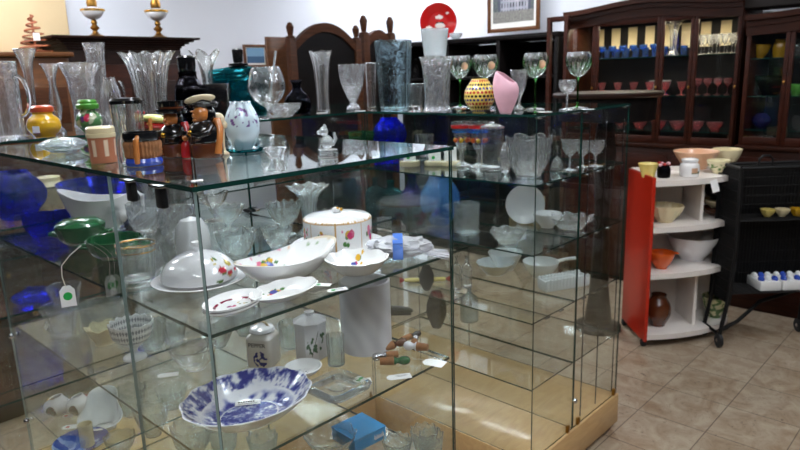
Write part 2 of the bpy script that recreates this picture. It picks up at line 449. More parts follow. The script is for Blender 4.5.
def handle(parent, mat, R, z0, z1, out_, rad, ang=0, name='handle'):
    pts = []
    for k in range(11):
        a = -PI/2 + PI*k/10
        pts.append((R*.97 + out_*math.cos(a), 0, (z0+z1)/2 + (z1-z0)/2*math.sin(a)))
    M = Matrix.Rotation(ang, 4, 'Z')
    return MB().tube([M @ Vector(p) for p in pts], rad, 10).build(name, mat, parent)
def cut(n, a=.035, **k): return lambda h: modf(cut=n, camp=a, h=h, **k)
def flu(n, a=.04, **k): return lambda h: modf(flute=n, amp=a, h=h, **k)
def sca(n, a=.05, sz=.03, **k): return lambda h: modf(scallop=n, samp=a, sz=sz, h=h, **k)
def petals(cols, centres, base=(240, 240, 241)):
    """painted flower spots: centres = [(x, y, r, colour index)] in the pattern plane"""
    def f(u, v):
        for x, y, r, c in centres:
            if (u-x)**2+(v-y)**2 < r*r: return cols[c]
        return base
    return f
def bouquet(cx, cy, s, seed=1, cols=((206, 40, 86), (226, 110, 150), (70, 120, 60), (226, 186, 60), (120, 60, 140))):
    rd = random.Random(seed); out_ = []
    for _ in range(4): out_.append((cx+rd.uniform(-.5, .5)*s, cy+rd.uniform(-.4, .4)*s, s*rd.uniform(.14, .24), rd.choice((0, 0, 1, 4, 3))))
    for _ in range(9): out_.append((cx+rd.uniform(-1, 1)*s, cy+rd.uniform(-.65, .65)*s, s*rd.uniform(.07, .16), rd.choice((2, 2, 1, 3))))
    return cols, out_

# ================================================================== THE ROOM
struct('floor', MB().box((1.0, .4, -.05), (8.0, 7.8, .1)), 'floor_tile', smooth=False)
struct('ceiling', MB().box((1.0, .4, ZC+.05), (8.0, 7.8, .1)), 'ceiling_tile', smooth=False)
struct('wall_back', MB().box((2.45, YW+.05, ZC/2), (5.1, .1, ZC)), 'wall_paint', smooth=False)
struct('wall_right', MB().box((XW+.05, 1.6, ZC/2), (.1, 5.4, ZC)), 'wall_paint', smooth=False)
struct('baseboard_back', MB().box((2.4, YW-.008, .05), (5.0, .016, .1)), 'white_laminate', smooth=False)
struct('baseboard_right', MB().box((XW-.008, 1.6, .05), (.016, 5.3, .1)), 'white_laminate', smooth=False)
emit('tube_light', (244, 248, 255), 9.5)
def ceiling_light(x, y, label):
    r = thing('ceiling_light', label, 'ceiling light', (x, y, ZC-.001), 0, 'fluorescent ceiling lights')
    MB().box((0, 0, -.03), (.34, 1.24, .06), bevel=.006).build('housing', 'matte_white', r)
    MB().box((0, 0, -.065), (.28, 1.18, .012)).build('diffuser', 'tube_light', r, smooth=False)
for x, y, l in ((-.9, -1.2, 'fluorescent ceiling light behind the camera side of the shop'), (-.9, 2.9, 'fluorescent ceiling light above the aisle left of the showcases'),
                (.2, 3.7, 'added ceiling light brightening the left end of the back wall'), (4.4, 3.85, 'added ceiling light brightening the far corner walls'),  # both fixtures added to brighten the back wall and corner
                (.7, .9, 'fluorescent ceiling light directly above the front showcase'),
                (1.1, -1.2, 'fluorescent ceiling light over the open floor right of the front showcase'), (1.1, 3.2, 'fluorescent ceiling light above the rear showcase'),
                (3.1, -1.0, 'fluorescent ceiling light above the wire cart'), (3.95, 2.1, 'fluorescent ceiling light near the corner headboard')):
    ceiling_light(x, y, l)

# ================================================================== SHOWCASES
GL = ['sheet_glass', 'glass_edge']
def plinth(r, x0, x1, y0, y1):
    mb = MB()
    mb.box(((x0+x1)/2, (y0+y1)/2, .105), (x1-x0, y1-y0, .15), bevel=.003)
    mb.box(((x0+x1)/2, (y0+y1)/2, .0155), (x1-x0-.08, y1-y0-.08, .029), mi=1)
    mb.build('plinth', ['maple_laminate', 'black_wood'], r)
def gp(r, name, a, b_, edge='glass_edge'): return MB().pane(a, b_).build(name, ['sheet_glass', edge], r, smooth=False)
T = .005
caseA = thing('glass_showcase', 'glass showcase on the left with hinged doors, nearest to the camera', 'showcase', (0, 0, 0))
plinth(caseA, -.01, WA+.01, -.01, LA+.01)
gp(caseA, 'top_pane', (-.003, -.003, ZT-.008), (WA+.003, LA+.003, ZT))
zt, zb = ZT-.0085, .1805
gp(caseA, 'glass_panel', (T+.001, 0, zb), (WA-T-.001, T, zt)); gp(caseA, 'glass_panel', (T+.001, LA-T, zb), (WA-T-.001, LA, zt))
gp(caseA, 'glass_door', (0, 0, zb), (T, .300, zt), 'pale_edge'); gp(caseA, 'glass_door', (0, .304, zb), (T, LA, zt), 'pale_edge')
gp(caseA, 'glass_panel', (WA-T, 0, zb), (WA, .786, zt)); gp(caseA, 'glass_panel', (WA-T, .790, zb), (WA, LA, zt))
for k in ('one', 'two', 'three', 'four'): gp(caseA, 'glass_shelf', (T+.004, T+.003, ZA[k]-.006), (WA-T-.004, LA-T-.003, ZA[k]))
for y in (.20, .095):
    h_ = MB().box((-.004, y, ZT-.026), (.012, .022, .034), bevel=.003).build('door_hinge', 'black_iron', caseA)
    MB().box((-.006, y, ZT-.006), (.020, .036, .005), bevel=.001).build('hinge_plate', 'chrome', h_)
c_ = MB().lathe([(0, 0), (.5, 0), (.5, .012), (.42, .018), (0, .018)], 28, lambda t, r, z, k: (r*.044, z, 1, .34), M=Matrix.Translation((WA+.001, .787, 1.333)) @ Matrix.Rotation(PI/2, 4, 'Z') @ Matrix.Rotation(PI/2, 4, 'X')).build('clamp', 'chrome', caseA)
MB().lathe([(0, 0), (.5, 0), (.5, .01), (0, .01)], 28, lambda t, r, z, k: (r*.036, z, 1, .3), M=Matrix.Translation((WA-.0135-T, .787, 1.333)) @ Matrix.Rotation(PI/2, 4, 'Z') @ Matrix.Rotation(PI/2, 4, 'X')).build('clamp', 'black_iron', caseA)
for z in (1.30, 1.05, .79):
    MB().ell((-.006, LA-.03, z), (.008, .008, .008)).build('shelf_support', 'chrome', caseA)

caseB = thing('glass_showcase', 'double-sided glass showcase on a maple base with its end toward the red-sided shelf', 'showcase', (0, 0, 0))
plinth(caseB, BX-.004, BE+.004, BY-.012, DY-.004)
gp(caseB, 'top_pane', (BX-.002, BY-.002, ZT-.008), (BE+.002, DY-.003, ZT))
gp(caseB, 'glass_panel', (BX, BY, zb), (BX+T, DY-.006, zt)); gp(caseB, 'glass_panel', (BE-T, BY, zb), (BE, DY-.006, zt))
gp(caseB, 'glass_panel', (BX+T+.001, BY, zb), (BM-.004, BY+T, zt)); gp(caseB, 'glass_panel', (BM+.004, BY, zb), (BE-T-.001, BY+T, zt))
gp(caseB, 'centre_panel', (BM-.0025, BY, zb), (BM+.0025, DY-.006, zt))
for k in ('one', 'two', 'three', 'four'):
    gp(caseB, 'glass_shelf', (BX+T+.003, BY+T+.003, ZB[k]-.006), (BM-.004, DY-.008, ZB[k]))
    gp(caseB, 'glass_shelf', (BM+.004, BY+T+.003, ZB[k]-.006), (BE-T-.003, DY-.008, ZB[k]))
for x in (BX+.03, BM-.045, BM+.045, BE-.03):
    MB().box((x, BY-.001, .198), (.020, .014, .034), bevel=.004).build('base_clip', 'brass', caseB)
    MB().box((x, BY-.001, ZT-.011), (.05, .016, .008), bevel=.002).build('top_clip', 'chrome', caseB)
for k, z in (('one', 1.31), ('two', 1.044), ('three', .772)):
    for x in (BX+.12, BX+.23, BM+.08, BM+.18, BM+.29):
        MB().box((x, BY+.010, z-.011), (.030, .012, .007), bevel=.002).build('shelf_bracket', 'chrome', caseB)
for x in (BM+.085, BM+.23, BE-.03):
    mb = MB().box((x, BY+.0105, .85), (.004, .004, 1.3))
    for q in range(26): mb.ell((x, BY+.0075, .25+q*.05), (.0028, .0018, .0028), u=8, v=6, mi=1)
    mb.build('shelf_standard', ['black_iron', 'chrome'], caseB)
MB().ell((BM, BY-.008, .315), (.012, .010, .012)).build('knob', 'chrome', caseB)

caseD = thing('glass_showcase', 'long glass showcase at the back, under the teal decanter and smoked glass', 'showcase', (0, 0, 0))
plinth(caseD, DX-.01, BE+.004, DY-.002, DE+.01)
gp(caseD, 'top_pane', (DX-.002, DY, ZT-.008), (BE+.002, DE+.002, ZT))
gp(caseD, 'glass_panel', (DX+T, DY+.001, zb), (BX-.003, DY+T, zt)); gp(caseD, 'glass_panel', (DX+T, DE-T, zb), (BE-T, DE, zt))
gp(caseD, 'glass_panel', (DX, DY+.001, zb), (DX+T-.001, DE, zt)); gp(caseD, 'glass_panel', (BE-T+.001, DY+.001, zb), (BE, DE, zt))
for k in ('one', 'two', 'three', 'four'): gp(caseD, 'glass_shelf', (DX+T+.003, DY+T+.003, ZB[k]-.006), (BE-T-.003, DE-T-.003, ZB[k]))
MB().box((BX-.03, DY-.004, .195), (.012, .012, .028), bevel=.003).build('base_clip', 'brass', caseD)

# ================================================================== BACKGROUND FURNITURE
# --- left cabinet with a heavy cornice, two oil lamps on top
yF = YW-.52
a = atY(70, 60, yF); b_ = atY(183, 60, yF); zc = atY(125, 37, yF).z; zk = atY(125, 50, yF).z
cx = (a.x+b_.x)/2; hw = (b_.x-a.x)/2; ov = atY(195, 38, yF).x-b_.x
r = thing('cornice_cabinet', 'tall dark walnut cabinet with a heavy flared cornice against the back wall', 'cabinet', (cx, yF+.24, 0))
MB().box((0, 0, zk/2), (2*hw, .44, zk-.002), bevel=.004).build('body', 'dark_walnut', r)
mb = MB()
for k in range(6):
    u = k/5; e = ov*(u**1.6); mb.box((0, -e*.4, zk+(zc-zk)*(k+.5)/6), (2*hw+2*e, .44+e*.8, (zc-zk)/6+.0005), bevel=.002)
mb.build('cornice', 'dark_walnut', r)
for sx in (-1, 1):
    d = MB().box((sx*hw*.49, -.228, zk*.62), (hw*.94, .02, zk*.66), bevel=.006).build('door', 'cabinet_wood', r)
    MB().box((sx*hw*.49, -.240, zk*.62), (hw*.66, .012, zk*.54), bevel=.008).build('door_panel', 'dark_walnut', d)
    MB().ell((sx*hw*.12, -.25, zk*.6), (.014, .014, .014)).build('knob', 'brass', d)
def lamp(px, label):
    P = atY(px, 37, yF+.1); P.z = zc+EPS; s = mpp(P)
    l = thing('oil_lamp', label, 'lamp', P, 0, 'oil lamps on the cornice cabinet')
    k = s*1.0
    MB().lathe([(0, 0), (8*k, 0), (8*k, 1.5*k), (5*k, 2.5*k), (3*k, 4*k), (2*k, 6*k), (0, 6*k)], 28).build('foot', 'brass', l)
    MB().lathe([(0, 6*k), (1.8*k, 6*k), (4.5*k, 9*k), (2*k, 12*k), (3*k, 14*k), (1.8*k, 17*k), (0, 17*k)], 28).build('stem', 'brass', l)
    MB().lathe([(0, 17*k), (3*k, 17*k), (8*k, 20*k), (10.5*k, 24*k), (10.5*k, 27*k), (4*k, 29*k), (0, 29*k)], 32).build('oil_font', 'white_porcelain', l)
    MB().lathe([(10.2*k, 24.6*k), (11.4*k, 25*k), (11.4*k, 26.6*k), (10.2*k, 27*k), (10.2*k, 24.6*k)], 32).build('band', 'gold', l)
    MB().lathe([(0, 29*k), (4.5*k, 29*k), (5*k, 33*k), (3*k, 38*k), (2.6*k, 44*k), (0, 44*k)], 24).build('burner', 'brass', l)
lamp(96, 'left oil lamp of brass and white porcelain on the cornice cabinet'); lamp(159, 'right oil lamp of brass and white porcelain on the cornice cabinet')

# --- tan board, honey chest, wire tree at far left
P0 = atY(-60, 20, YW-.06); P1 = atY(67, 20, YW-.06)
o = MB().box((0, 0, .95), (P1.x-P0.x, .03, 1.9), bevel=.004).build('folding_board', 'tan_board', None, ((P0.x+P1.x)/2, YW-.06, .9)); tag(o, 'plain tan board standing against the wall behind the wire tree', 'board')
yH = YW-.62; A0 = atY(-70, 52, yH); A1 = atY(74, 52, yH); zh = A1.z
r = thing('wooden_chest', 'honey brown wooden chest under the wire tree at far left', 'chest', ((A0.x+A1.x)/2, yH+.26, 0)); w_ = A1.x-A0.x
MB().box((0, 0, (zh-.03)/2), (w_-.06, .46, zh-.032), bevel=.004).build('body', 'honey_wood', r)
MB().box((0, 0, zh-.015), (w_, .52, .03), bevel=.006).build('top_board', 'honey_wood', r)
for k in range(4):
    d = MB().box((0, -.238, .2+k*(zh-.3)/4+.1), (w_-.14, .02, (zh-.3)/4-.03), bevel=.005).build('drawer', 'oak_wood', r)
    for sx in (-1, 1): MB().ell((sx*w_*.25, -.256, .2+k*(zh-.3)/4+.1), (.016, .014, .016)).build('knob', 'brass', d)
P = atY(36, 50, yH+.2); P.z = zh+EPS; s = mpp(P)
r = thing('wire_tree', 'small rust coloured spiral wire tree with a white tag', 'ornament', P)
pts = []
for k in range(140):
    u = k/139; rr = (14*(1-u)+1.5)*s; pts.append((rr*math.cos(u*38), rr*math.sin(u*38), (2+34*u)*s))
MB().tube(pts, .9*s, 6).build('wire_spiral', 'rust_wire', r)
MB().tube([(0, 0, 0), (0, 0, 37*s)], 1.1*s, 8).build('stem', 'rust_wire', r)
MB().lathe([(0, 0), (9*s, 0), (9*s, s), (0, s)], 20).build('base', 'rust_wire', r)
MB().box((-2*s, -13*s, 15*s), (6*s, .8*s, 7*s)).build('tag', 'paper', r)
# --- lower wooden hutch with a crock, seen through the glass at far left
h0, h1 = atY(-90, 190, 2.98).x, atY(64, 190, 2.98).x
r = thing('wooden_hutch', 'low brown wooden hutch behind the front showcase at far left', 'hutch', ((h0+h1)/2, 3.0, 0)); hw_ = h1-h0
MB().box((0, 0, .5), (hw_-.08, .4, .998), bevel=.006).build('body', 'dark_walnut', r)
MB().box((0, -.02, 1.015), (hw_, .46, .03), bevel=.006).build('top_board', 'honey_wood', r)
for sx in (-1, 0, 1):
    d = MB().box((sx*(hw_-.12)/3, -.209, .52), ((hw_-.12)/3-.03, .018, .8), bevel=.006).build('door', 'cabinet_wood', r)
    MB().ell((sx*(hw_-.12)/3+(hw_-.12)/6-.05, -.226, .55), (.014, .012, .014)).build('knob', 'brass', d)
P = atY(48, 180, 2.98); P.z = 1.031; s = mpp(P)
o = MB().lathe(shell(outline('jar', 14*s, 36*s), .006), 32).build('stoneware_crock', 'cream_ceramic', None, P); tag(o, 'cream stoneware crock on the brown hutch', 'crock')
P = atY(4, 180, 2.98); P.z = 1.031; s = mpp(P)
o = MB().lathe(shell(outline('round', 11*s, 24*s), .006), 32).build('clay_pot', 'rust_lid', None, P); tag(o, 'round terracotta pot on the left end of the brown hutch', 'pot')

# --- picture on the back wall, bed headboard and footboard
def framed(name, label, cen, w, h, rotz, fr, frame_mat, img, tilt=0, cat='picture'):
    r = thing(name, label, cat, cen, rotz)
    mb = MB()
    for sx in (-1, 1): mb.box((sx*(w/2-fr/2), 0, 0), (fr, .022, h), bevel=.003)
    for sz in (-1, 1): mb.box((0, 0, sz*(h/2-fr/2)), (w-2*fr+.002, .022, fr), bevel=.003)
    mb.build('frame', frame_mat, r)
    MB().box((0, .004, 0), (w-2*fr+.002, .008, h-2*fr+.002)).build('mat_board', 'picture_mat', r)
    bm = MB(); bmesh.ops.create_grid(bm.bm, x_segments=60, y_segments=44, size=.5)
    iw, ih = w-2*fr-.09*w, h-2*fr-.12*h
    bmesh.ops.transform(bm.bm, matrix=Matrix.Translation((0, -.0012, h*.02)) @ Matrix.Rotation(PI/2, 4, 'X') @ Matrix.Diagonal((iw, ih, 1, 1)), verts=bm.bm.verts)
    bm.build('print', 'painted_matte', r, paint=lambda co: img(co.x/iw+.5, (co.z-h*.02)/ih+.5)); return r
def house_img(u, v):
    n = noise.noise((u*9, v*9, 3)); n2 = noise.noise((u*30, v*30, 1))
    if v < .22: return (120+30*n2, 118+30*n2, 112+24*n2)
    if .22 <= v < .62 and .2 < u < .86:
        if (u*14) % 1 < .34 and (v*7) % 1 < .6: return (44, 46, 56)
        return (150+30*n, 150+24*n, 160+24*n)
    if v < .74 and .12 < u < .92 and v < .62+.3*min(u-.12, .92-u): return (70, 74, 88)
    if v < .5: return (80+30*n2, 88+30*n2, 88+24*n2)
    return (132+24*n, 156+20*n, 190+14*n)
P = atX(510, 7, XW-.25); s = mpp(P)*1.09
z480 = atX(500, 34, 4.5).z
r = framed('framed_picture', 'framed print of a grand building with columns, on the black bookcase', (XW-.2, P.y, z480+.03+.24*1.25), .56, .6, -PI/2, .035, 'honey_wood', house_img)
P = atY(255, 56, YW-.02); s = mpp(P)
framed('framed_picture', 'small light-framed blue seascape print on the wall behind the teal decanter', (P.x, YW-.03, P.z), 28*s, 22*s, 0, 2.4*s, 'honey_wood', lambda u, v: (60, 96, 130) if v < .45 else (120, 160, 190))
yB = 3.55
def bed_end(name, label, px0, px1, pytop0, pyarch, pyside, y, m1='oak_wood'):
    A, B = atY(px0, 60, y), atY(px1, 60, y); s = mpp(A)
    zp = atY(px0, pytop0, y).z; za = atY((px0+px1)/2, pyarch, y).z; zs_ = atY(px0, pyside, y).z
    W = B.x-A.x; r = thing(name, label, 'headboard', ((A.x+B.x)/2, y, 0)); pw = 8*s
    for sx in (-1, 1):
        p = MB().box((sx*W/2, 0, (zs_)/2), (pw, pw, zs_-.002), bevel=.006).build('post', m1, r)
        MB().lathe([(0, zs_-.002), (pw*.6, zs_-.002), (pw*.6, zs_+.012), (pw*.3, zs_+.02), (pw*.42, zs_+(zp-zs_)*.45), (pw*.5, zs_+(zp-zs_)*.7), (pw*.25, zp-.008), (0, zp)], 24, M=Matrix.Translation((sx*W/2, 0, 0))).build('finial', m1, p)
    mb = MB(); poly = []
    K = 24; wi = W/2-pw/2+.001
    for k in range(K+1):
        u = -1+2*k/K; poly.append((u*wi, zs_-.03+(za-zs_+.03)*(1-u*u)))
    th = 9*s
    for k in range(K):
        (x0, z0), (x1, z1) = poly[k], poly[k+1]
        vs = [mb.bm.verts.new(v) for v in ((x0, -.025, z0-th), (x1, -.025, z1-th), (x1, -.025, z1), (x0, -.025, z0), (x0, .025, z0-th), (x1, .025, z1-th), (x1, .025, z1), (x0, .025, z0))]
        for q in ((0, 1, 2, 3), (5, 4, 7, 6), (3, 2, 6, 7), (1, 0, 4, 5)): mb.bm.faces.new([vs[i] for i in q])
    bmesh.ops.remove_doubles(mb.bm, verts=mb.bm.verts, dist=1e-5); mb.build('arched_rail', m1, r)
    mb = MB()
    for k in range(K):
        (x0, z0), (x1, z1) = poly[k], poly[k+1]
        vs = [mb.bm.verts.new(v) for v in ((x0, -.008, .5), (x1, -.008, .5), (x1, -.008, z1-th), (x0, -.008, z0-th), (x0, .008, .5), (x1, .008, .5), (x1, .008, z1-th), (x0, .008, z0-th))]
        for q in ((0, 1, 2, 3), (5, 4, 7, 6), (3, 2, 6, 7), (1, 0, 4, 5)): mb.bm.faces.new([vs[i] for i in q])
    bmesh.ops.remove_doubles(mb.bm, verts=mb.bm.verts, dist=1e-5); mb.build('panel', 'black_wood', r)
    MB().box((0, 0, .45), (2*wi, .05, .16), bevel=.006).build('bottom_rail', m1, r); return r
bed_end('bed_headboard', 'oak bed headboard with an arched rail and finial posts near the corner', 292, 357, 22, 23, 38, yB)
bed_end('bed_footboard', 'lower arched oak bed end standing right of the tall headboard', 365, 391, 15, 30, 34, yB+.12)
A, B = atY(267, 60, yB+.2), atY(290, 60, yB+.2); zz = atY(278, 37, yB+.2).z
o = MB().box((0, 0, zz/2), (B.x-A.x, .03, zz-.002), bevel=.004).build('wooden_screen', 'honey_wood', None, ((A.x+B.x)/2, yB+.2, .001)); tag(o, 'plain brown wooden screen standing left of the headboard', 'screen')

# --- black bookcase along the right wall with the red platter
xF = 4.42; A = atX(400, 60, xF); B = atX(575, 60, xF); B.y = max(B.y, atX(566, 80, 4.5).y+.04); zB = atX(480, 37, xF).z; L_ = A.y-B.y; bcx = (xF+XW-.02)/2; bd = XW-.03-xF
r = thing('black_bookcase', 'long black bookcase along the right wall under the red platter', 'bookcase', (bcx, (A.y+B.y)/2, 0))
mb = MB().box((0, 0, zB-.02), (bd, L_, .04), bevel=.004).box((0, 0, .05), (bd-.04, L_-.06, .098)).box((bd/2-.01, 0, zB/2), (.02, L_-.02, zB-.1))
mb.build('carcass', 'black_wood', r)
for k in range(4): MB().box((0, -L_/2+.02+k*(L_-.04)/3, (zB+.06)/2), (bd-.01, .036, zB-.142), bevel=.003).build('upright', 'black_wood', r)
shz = [.55, 1.0, 1.42, zB-.36]
for q in range(3):
    for z in shz: MB().box((-.005, -L_/2+.02+(q+.5)*(L_-.04)/3, z), (bd-.04, (L_-.04)/3-.04, .024), bevel=.002).build('shelf', 'black_wood', r)
P = atX(438, 22, xF+.2); s = mpp(P); R_ = 18.5*s
P.z = zB+EPS
r = thing('platter', 'round red platter with white flower sprays, upright on the black bookcase', 'platter', (P.x, P.y, P.z), -PI/4)
def red_paint(co):
    u, v = co.x/R_, (co.z-R_)/R_
    for x, y, q, e in ((.05, .25, .2, .5), (.1, -.18, .26, .55), (-.5, -.3, .16, .7), (.5, .45, .07, 1), (.35, -.5, .07, 1.2)):
        if ((u-x)/q)**2+((v-y)/(q*e))**2 < 1: return (228, 214, 206)
    if (u*u+v*v) > .93: return (150, 14, 14)
    if -.1 < u < .3 and -.08 < v < 0: return (40, 16, 16)
    return (184, 24, 24)
MB().lathe([(0, 0), (.5*R_, 0)]+[(R_*(.55+.45*k/12), .004+.03*(k/12)) for k in range(13)]+[(R_*(.99-.44*k/12), .042-.03*(k/12)) for k in range(13)]+[(R_*.5*(1-k/10), .010) for k in range(11)], 80, M=Matrix.Translation((0, 0, R_)) @ Matrix.Rotation(PI/2, 4, 'X')).build('dish', 'painted_porcelain', r, paint=red_paint)
MB().tube([(-.06, -.07, .004), (-.05, -.03, .03), (-.05, .05, .10), (0, .06, .12), (.05, .05, .10), (.05, -.03, .03), (.06, -.07, .004)], .004, 8).build('easel', 'brass', r)
P = atX(456, 41, xF+.12); s = mpp(P); P.z = zB+EPS
o = MB().lathe(shell(outline('bowl', 7*s, 6*s), .004), 28).build('small_bowl', 'frosted_glass', None, P); tag(o, 'small pale glass bowl beside the red platter', 'bowl')
k = 0
for px, shp, mt, hh, ww, lb in ((415, 'decanter', 'clear_glass', .2, .05, 'clear glass decanter on the left of the upper bookcase shelf'), (430, 'bottle', 'clear_glass', .22, .04, 'slim clear bottle on the upper bookcase shelf'), (447, 'jar', 'white_porcelain', .12, .05, 'white jar on the upper bookcase shelf'),
                            (473, 'goblet', 'clear_glass', .18, .04, 'clear goblet on the upper bookcase shelf'), (500, 'round', 'frosted_glass', .13, .06, 'frosted round vase on the upper bookcase shelf'), (528, 'bottle', 'smoke_glass', .2, .05, 'smoked bottle on the upper bookcase shelf')):
    P = atX(px, 60, xF+.2); P.z = shz[3]+.0125
    o = MB().lathe(shell(outline(shp, ww, hh), .004), 24).build({'decanter': 'glass_decanter', 'bottle': 'glass_bottle', 'jar': 'lidless_jar', 'goblet': 'glass_goblet', 'round': 'glass_vase'}[shp], mt, None, P); tag(o, lb, {'decanter': 'decanter', 'bottle': 'bottle', 'jar': 'jar', 'goblet': 'glass', 'round': 'vase'}[shp])
xS = xF-.10; A = atX(549, 60, xS); B = atX(566, 60, xS); zz = atX(553, 17, xS).z
r = thing('display_stand', 'slim dark red wooden stand in front of the black bookcase', 'stand', (xS, (A.y+B.y)/2, 0)); L_ = A.y-B.y
for sy in (-1, 1): MB().box((0, sy*L_/2, zz/2), (.035, .035, zz-.002), bevel=.004).build('post', 'mahogany', r)
for z in (zz-.02, zz*.55, .15): MB().box((0, 0, z), (.03, L_-.034, .04), bevel=.004).build('rail', 'mahogany', r)

# --- china cabinets along the right wall
def china_cabinet(label, xf, ya, yb, ztop, zwaist, shelves, mull, crown, arch, panels=True):
    """front plane x = xf from y = ya (left) down to yb (right); local +x runs to the right as seen, local -y to the viewer"""
    W = ya-yb; D = XW-.03-xf
    r = thing('china_cabinet', label, 'china cabinet', (xf+D/2, (ya+yb)/2, 0), -PI/2)
    f = -D/2
    MB().box((0, 0, (zwaist-.03)/2), (W, D, zwaist-.032), bevel=.005).build('base_cabinet', 'cabinet_wood', r)
    MB().box((0, -.015, zwaist-.015), (W+.03, D+.03, .03), bevel=.006).build('waist_board', 'cabinet_wood', r)
    n = max(2, round(W/.45))
    for k in range(n):
        d = MB().box((-W/2+(k+.5)*W/n, f-.008, zwaist*.38), (W/n-.04, .018, zwaist*.6), bevel=.006).build('door', 'mahogany', r)
        MB().ell((-W/2+(k+.9)*W/n-.03, f-.024, zwaist*.42), (.012, .012, .012)).build('knob', 'brass', d)
        d = MB().box((-W/2+(k+.5)*W/n, f-.008, zwaist*.83), (W/n-.04, .018, zwaist*.2), bevel=.006).build('drawer', 'mahogany', r)
        MB().tube([(-W/2+(k+.5)*W/n-.05, f-.02, zwaist*.83), (-W/2+(k+.5)*W/n, f-.034, zwaist*.82), (-W/2+(k+.5)*W/n+.05, f-.02, zwaist*.83)], .005, 8).build('handle', 'brass', d)
    zt_ = ztop-crown
    for sx in (-1, 1): MB().box((sx*(W/2-.012), .0, (zwaist+zt_)/2), (.024, D-.02, zt_-zwaist-.001), bevel=.003).build('side', 'cabinet_wood', r)
    MB().box((0, D/2-.012, (zwaist+zt_)/2), (W-.05, .016, zt_-zwaist-.001)).build('back_panel', 'black_wood', r)
    zsplit = shelves[-1]
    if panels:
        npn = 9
        for k in range(npn): MB().box((-W/2+.09+(k)*(W-.18)/(npn-1), D/2-.0225, (zsplit+.06+zt_-.05)/2), ((W-.18)/(npn-1)*.52, .004, zt_-zsplit-.12)).build('lit_wall_strip', 'lit_wall_cream', r)  # cream colour stands in for lit wall showing through the cabinet back
    MB().box((0, 0, zt_+.01), (W, D, .02), bevel=.003).build('ceiling_board', 'cabinet_wood', r)
    for z in shelves: gp(r, 'glass_shelf', (-W/2+.026, f+.03, z-.006), (W/2-.026, D/2-.03, z))
    mb = MB(); K = 28; hh = crown
    for k in range(K):
        u0, u1 = -1+2*k/K, -1+2*(k+1)/K
        def zz_(u): return arch*(.5+.5*math.cos(PI*u)) if arch else 0
        for (lo, hi, dp) in ((-.06, .0, .03), (.0, hh*.5, .045), (hh*.5, hh, .075)):
            lo0 = lo+(zz_(u0) if lo >= 0 else zz_(u0)); lo1 = lo+zz_(u1)
            vs = [mb.bm.verts.new(v) for v in ((u0*W/2, f-dp, zt_+lo0), (u1*W/2, f-dp, zt_+lo1), (u1*W/2, f-dp, zt_+hi+zz_(u1)), (u0*W/2, f-dp, zt_+hi+zz_(u0)), (u0*W/2, f+.004, zt_+lo0), (u1*W/2, f+.004, zt_+lo1), (u1*W/2, f+.004, zt_+hi+zz_(u1)), (u0*W/2, f+.004, zt_+hi+zz_(u0)))]
            for q in ((0, 1, 2, 3), (5, 4, 7, 6), (3, 2, 6, 7), (1, 0, 4, 5)): mb.bm.faces.new([vs[i] for i in q])
            if k in (0, K-1):
                e = (0, 3, 7, 4) if k == 0 else (1, 2, 6, 5); mb.bm.faces.new([vs[i] for i in e])
    mb.build('crown_moulding', 'cabinet_wood', r)
    zd = zt_-.0
    for x0, x1 in mull:
        d = thing_part = None
        mb = MB(); fr = .026
        mb.box((x0+fr/2, f-.011, (zwaist+zd)/2), (fr, .02, zd-zwaist-.004), bevel=.003).box((x1-fr/2, f-.011, (zwaist+zd)/2), (fr, .02, zd-zwaist-.004), bevel=.003)
        mb.box(((x0+x1)/2, f-.011, zwaist+.03), (x1-x0-2*fr+.002, .02, .055), bevel=.003).box(((x0+x1)/2, f-.011, zd-.03), (x1-x0-2*fr+.002, .02, .055), bevel=.003)
        d = mb.build('glass_door', 'mahogany', r)
        gp(d, 'door_pane', (x0+fr-.001, f-.013, zwaist+.056), (x1-fr+.001, f-.009, zd-.056))
        MB().ell((x1-.012, f-.027, zwaist+.42), (.008, .008, .012)).build('knob', 'brass', d)
    return r, D
xc = 4.50
ya, yb = atX(566, 80, xc).y, atX(739, 80, xc).y; W = ya-yb
zA = atX(640, 6, xc).z; zW = atX(650, 143, xc).z
def lx(px, x=xc): return ((ya+yb)/2-atX(px, 80, x).y)
sh1 = [atX(650, 128, xc+.2).z, atX(650, 95, xc+.2).z, atX(650, 57, xc+.2).z]
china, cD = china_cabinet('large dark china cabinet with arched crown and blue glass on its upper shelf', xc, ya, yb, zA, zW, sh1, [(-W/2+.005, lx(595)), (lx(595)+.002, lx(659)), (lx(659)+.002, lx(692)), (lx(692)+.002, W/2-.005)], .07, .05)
xc2 = 4.42; ya2 = atX(742, 80, xc2).y-.01; yb2 = -1.05; W2 = ya2-yb2
sh2 = [atX(770, 128, xc2+.2).z, atX(770, 95, xc2+.2).z, atX(770, 58, xc2+.2).z]
z2 = atX(770, 14, xc2).z
def lx2(px): return ((ya2+yb2)/2-atX(px, 80, xc2).y)
china_cabinet('lower china cabinet at far right holding green glass bowls', xc2, ya2, yb2, z2, atX(770, 146, xc2).z, sh2, [(-W2/2+.005, lx2(787)), (lx2(787)+.002, lx2(787)+.5), (lx2(787)+.502, W2/2-.005)], .07, .05, False)
P = atX(788, 8, xc2+.2)
r = thing('storage_case', 'dark grey case lying on top of the far right china cabinet', 'case', (xc2+.22, P.y, z2+.051), -PI/2)
MB().box((0, 0, .06), (.5, .3, .118), bevel=.012).build('body', 'dark_fabric', r)
MB().box((0, 0, .135), (.5, .3, .03), bevel=.012).build('lid', 'black_leather', r)
MB().tube([(-.07, -.15, .07), (-.05, -.175, .075), (.05, -.175, .075), (.07, -.15, .07)], .008, 8).build('handle', 'black_leather', r)
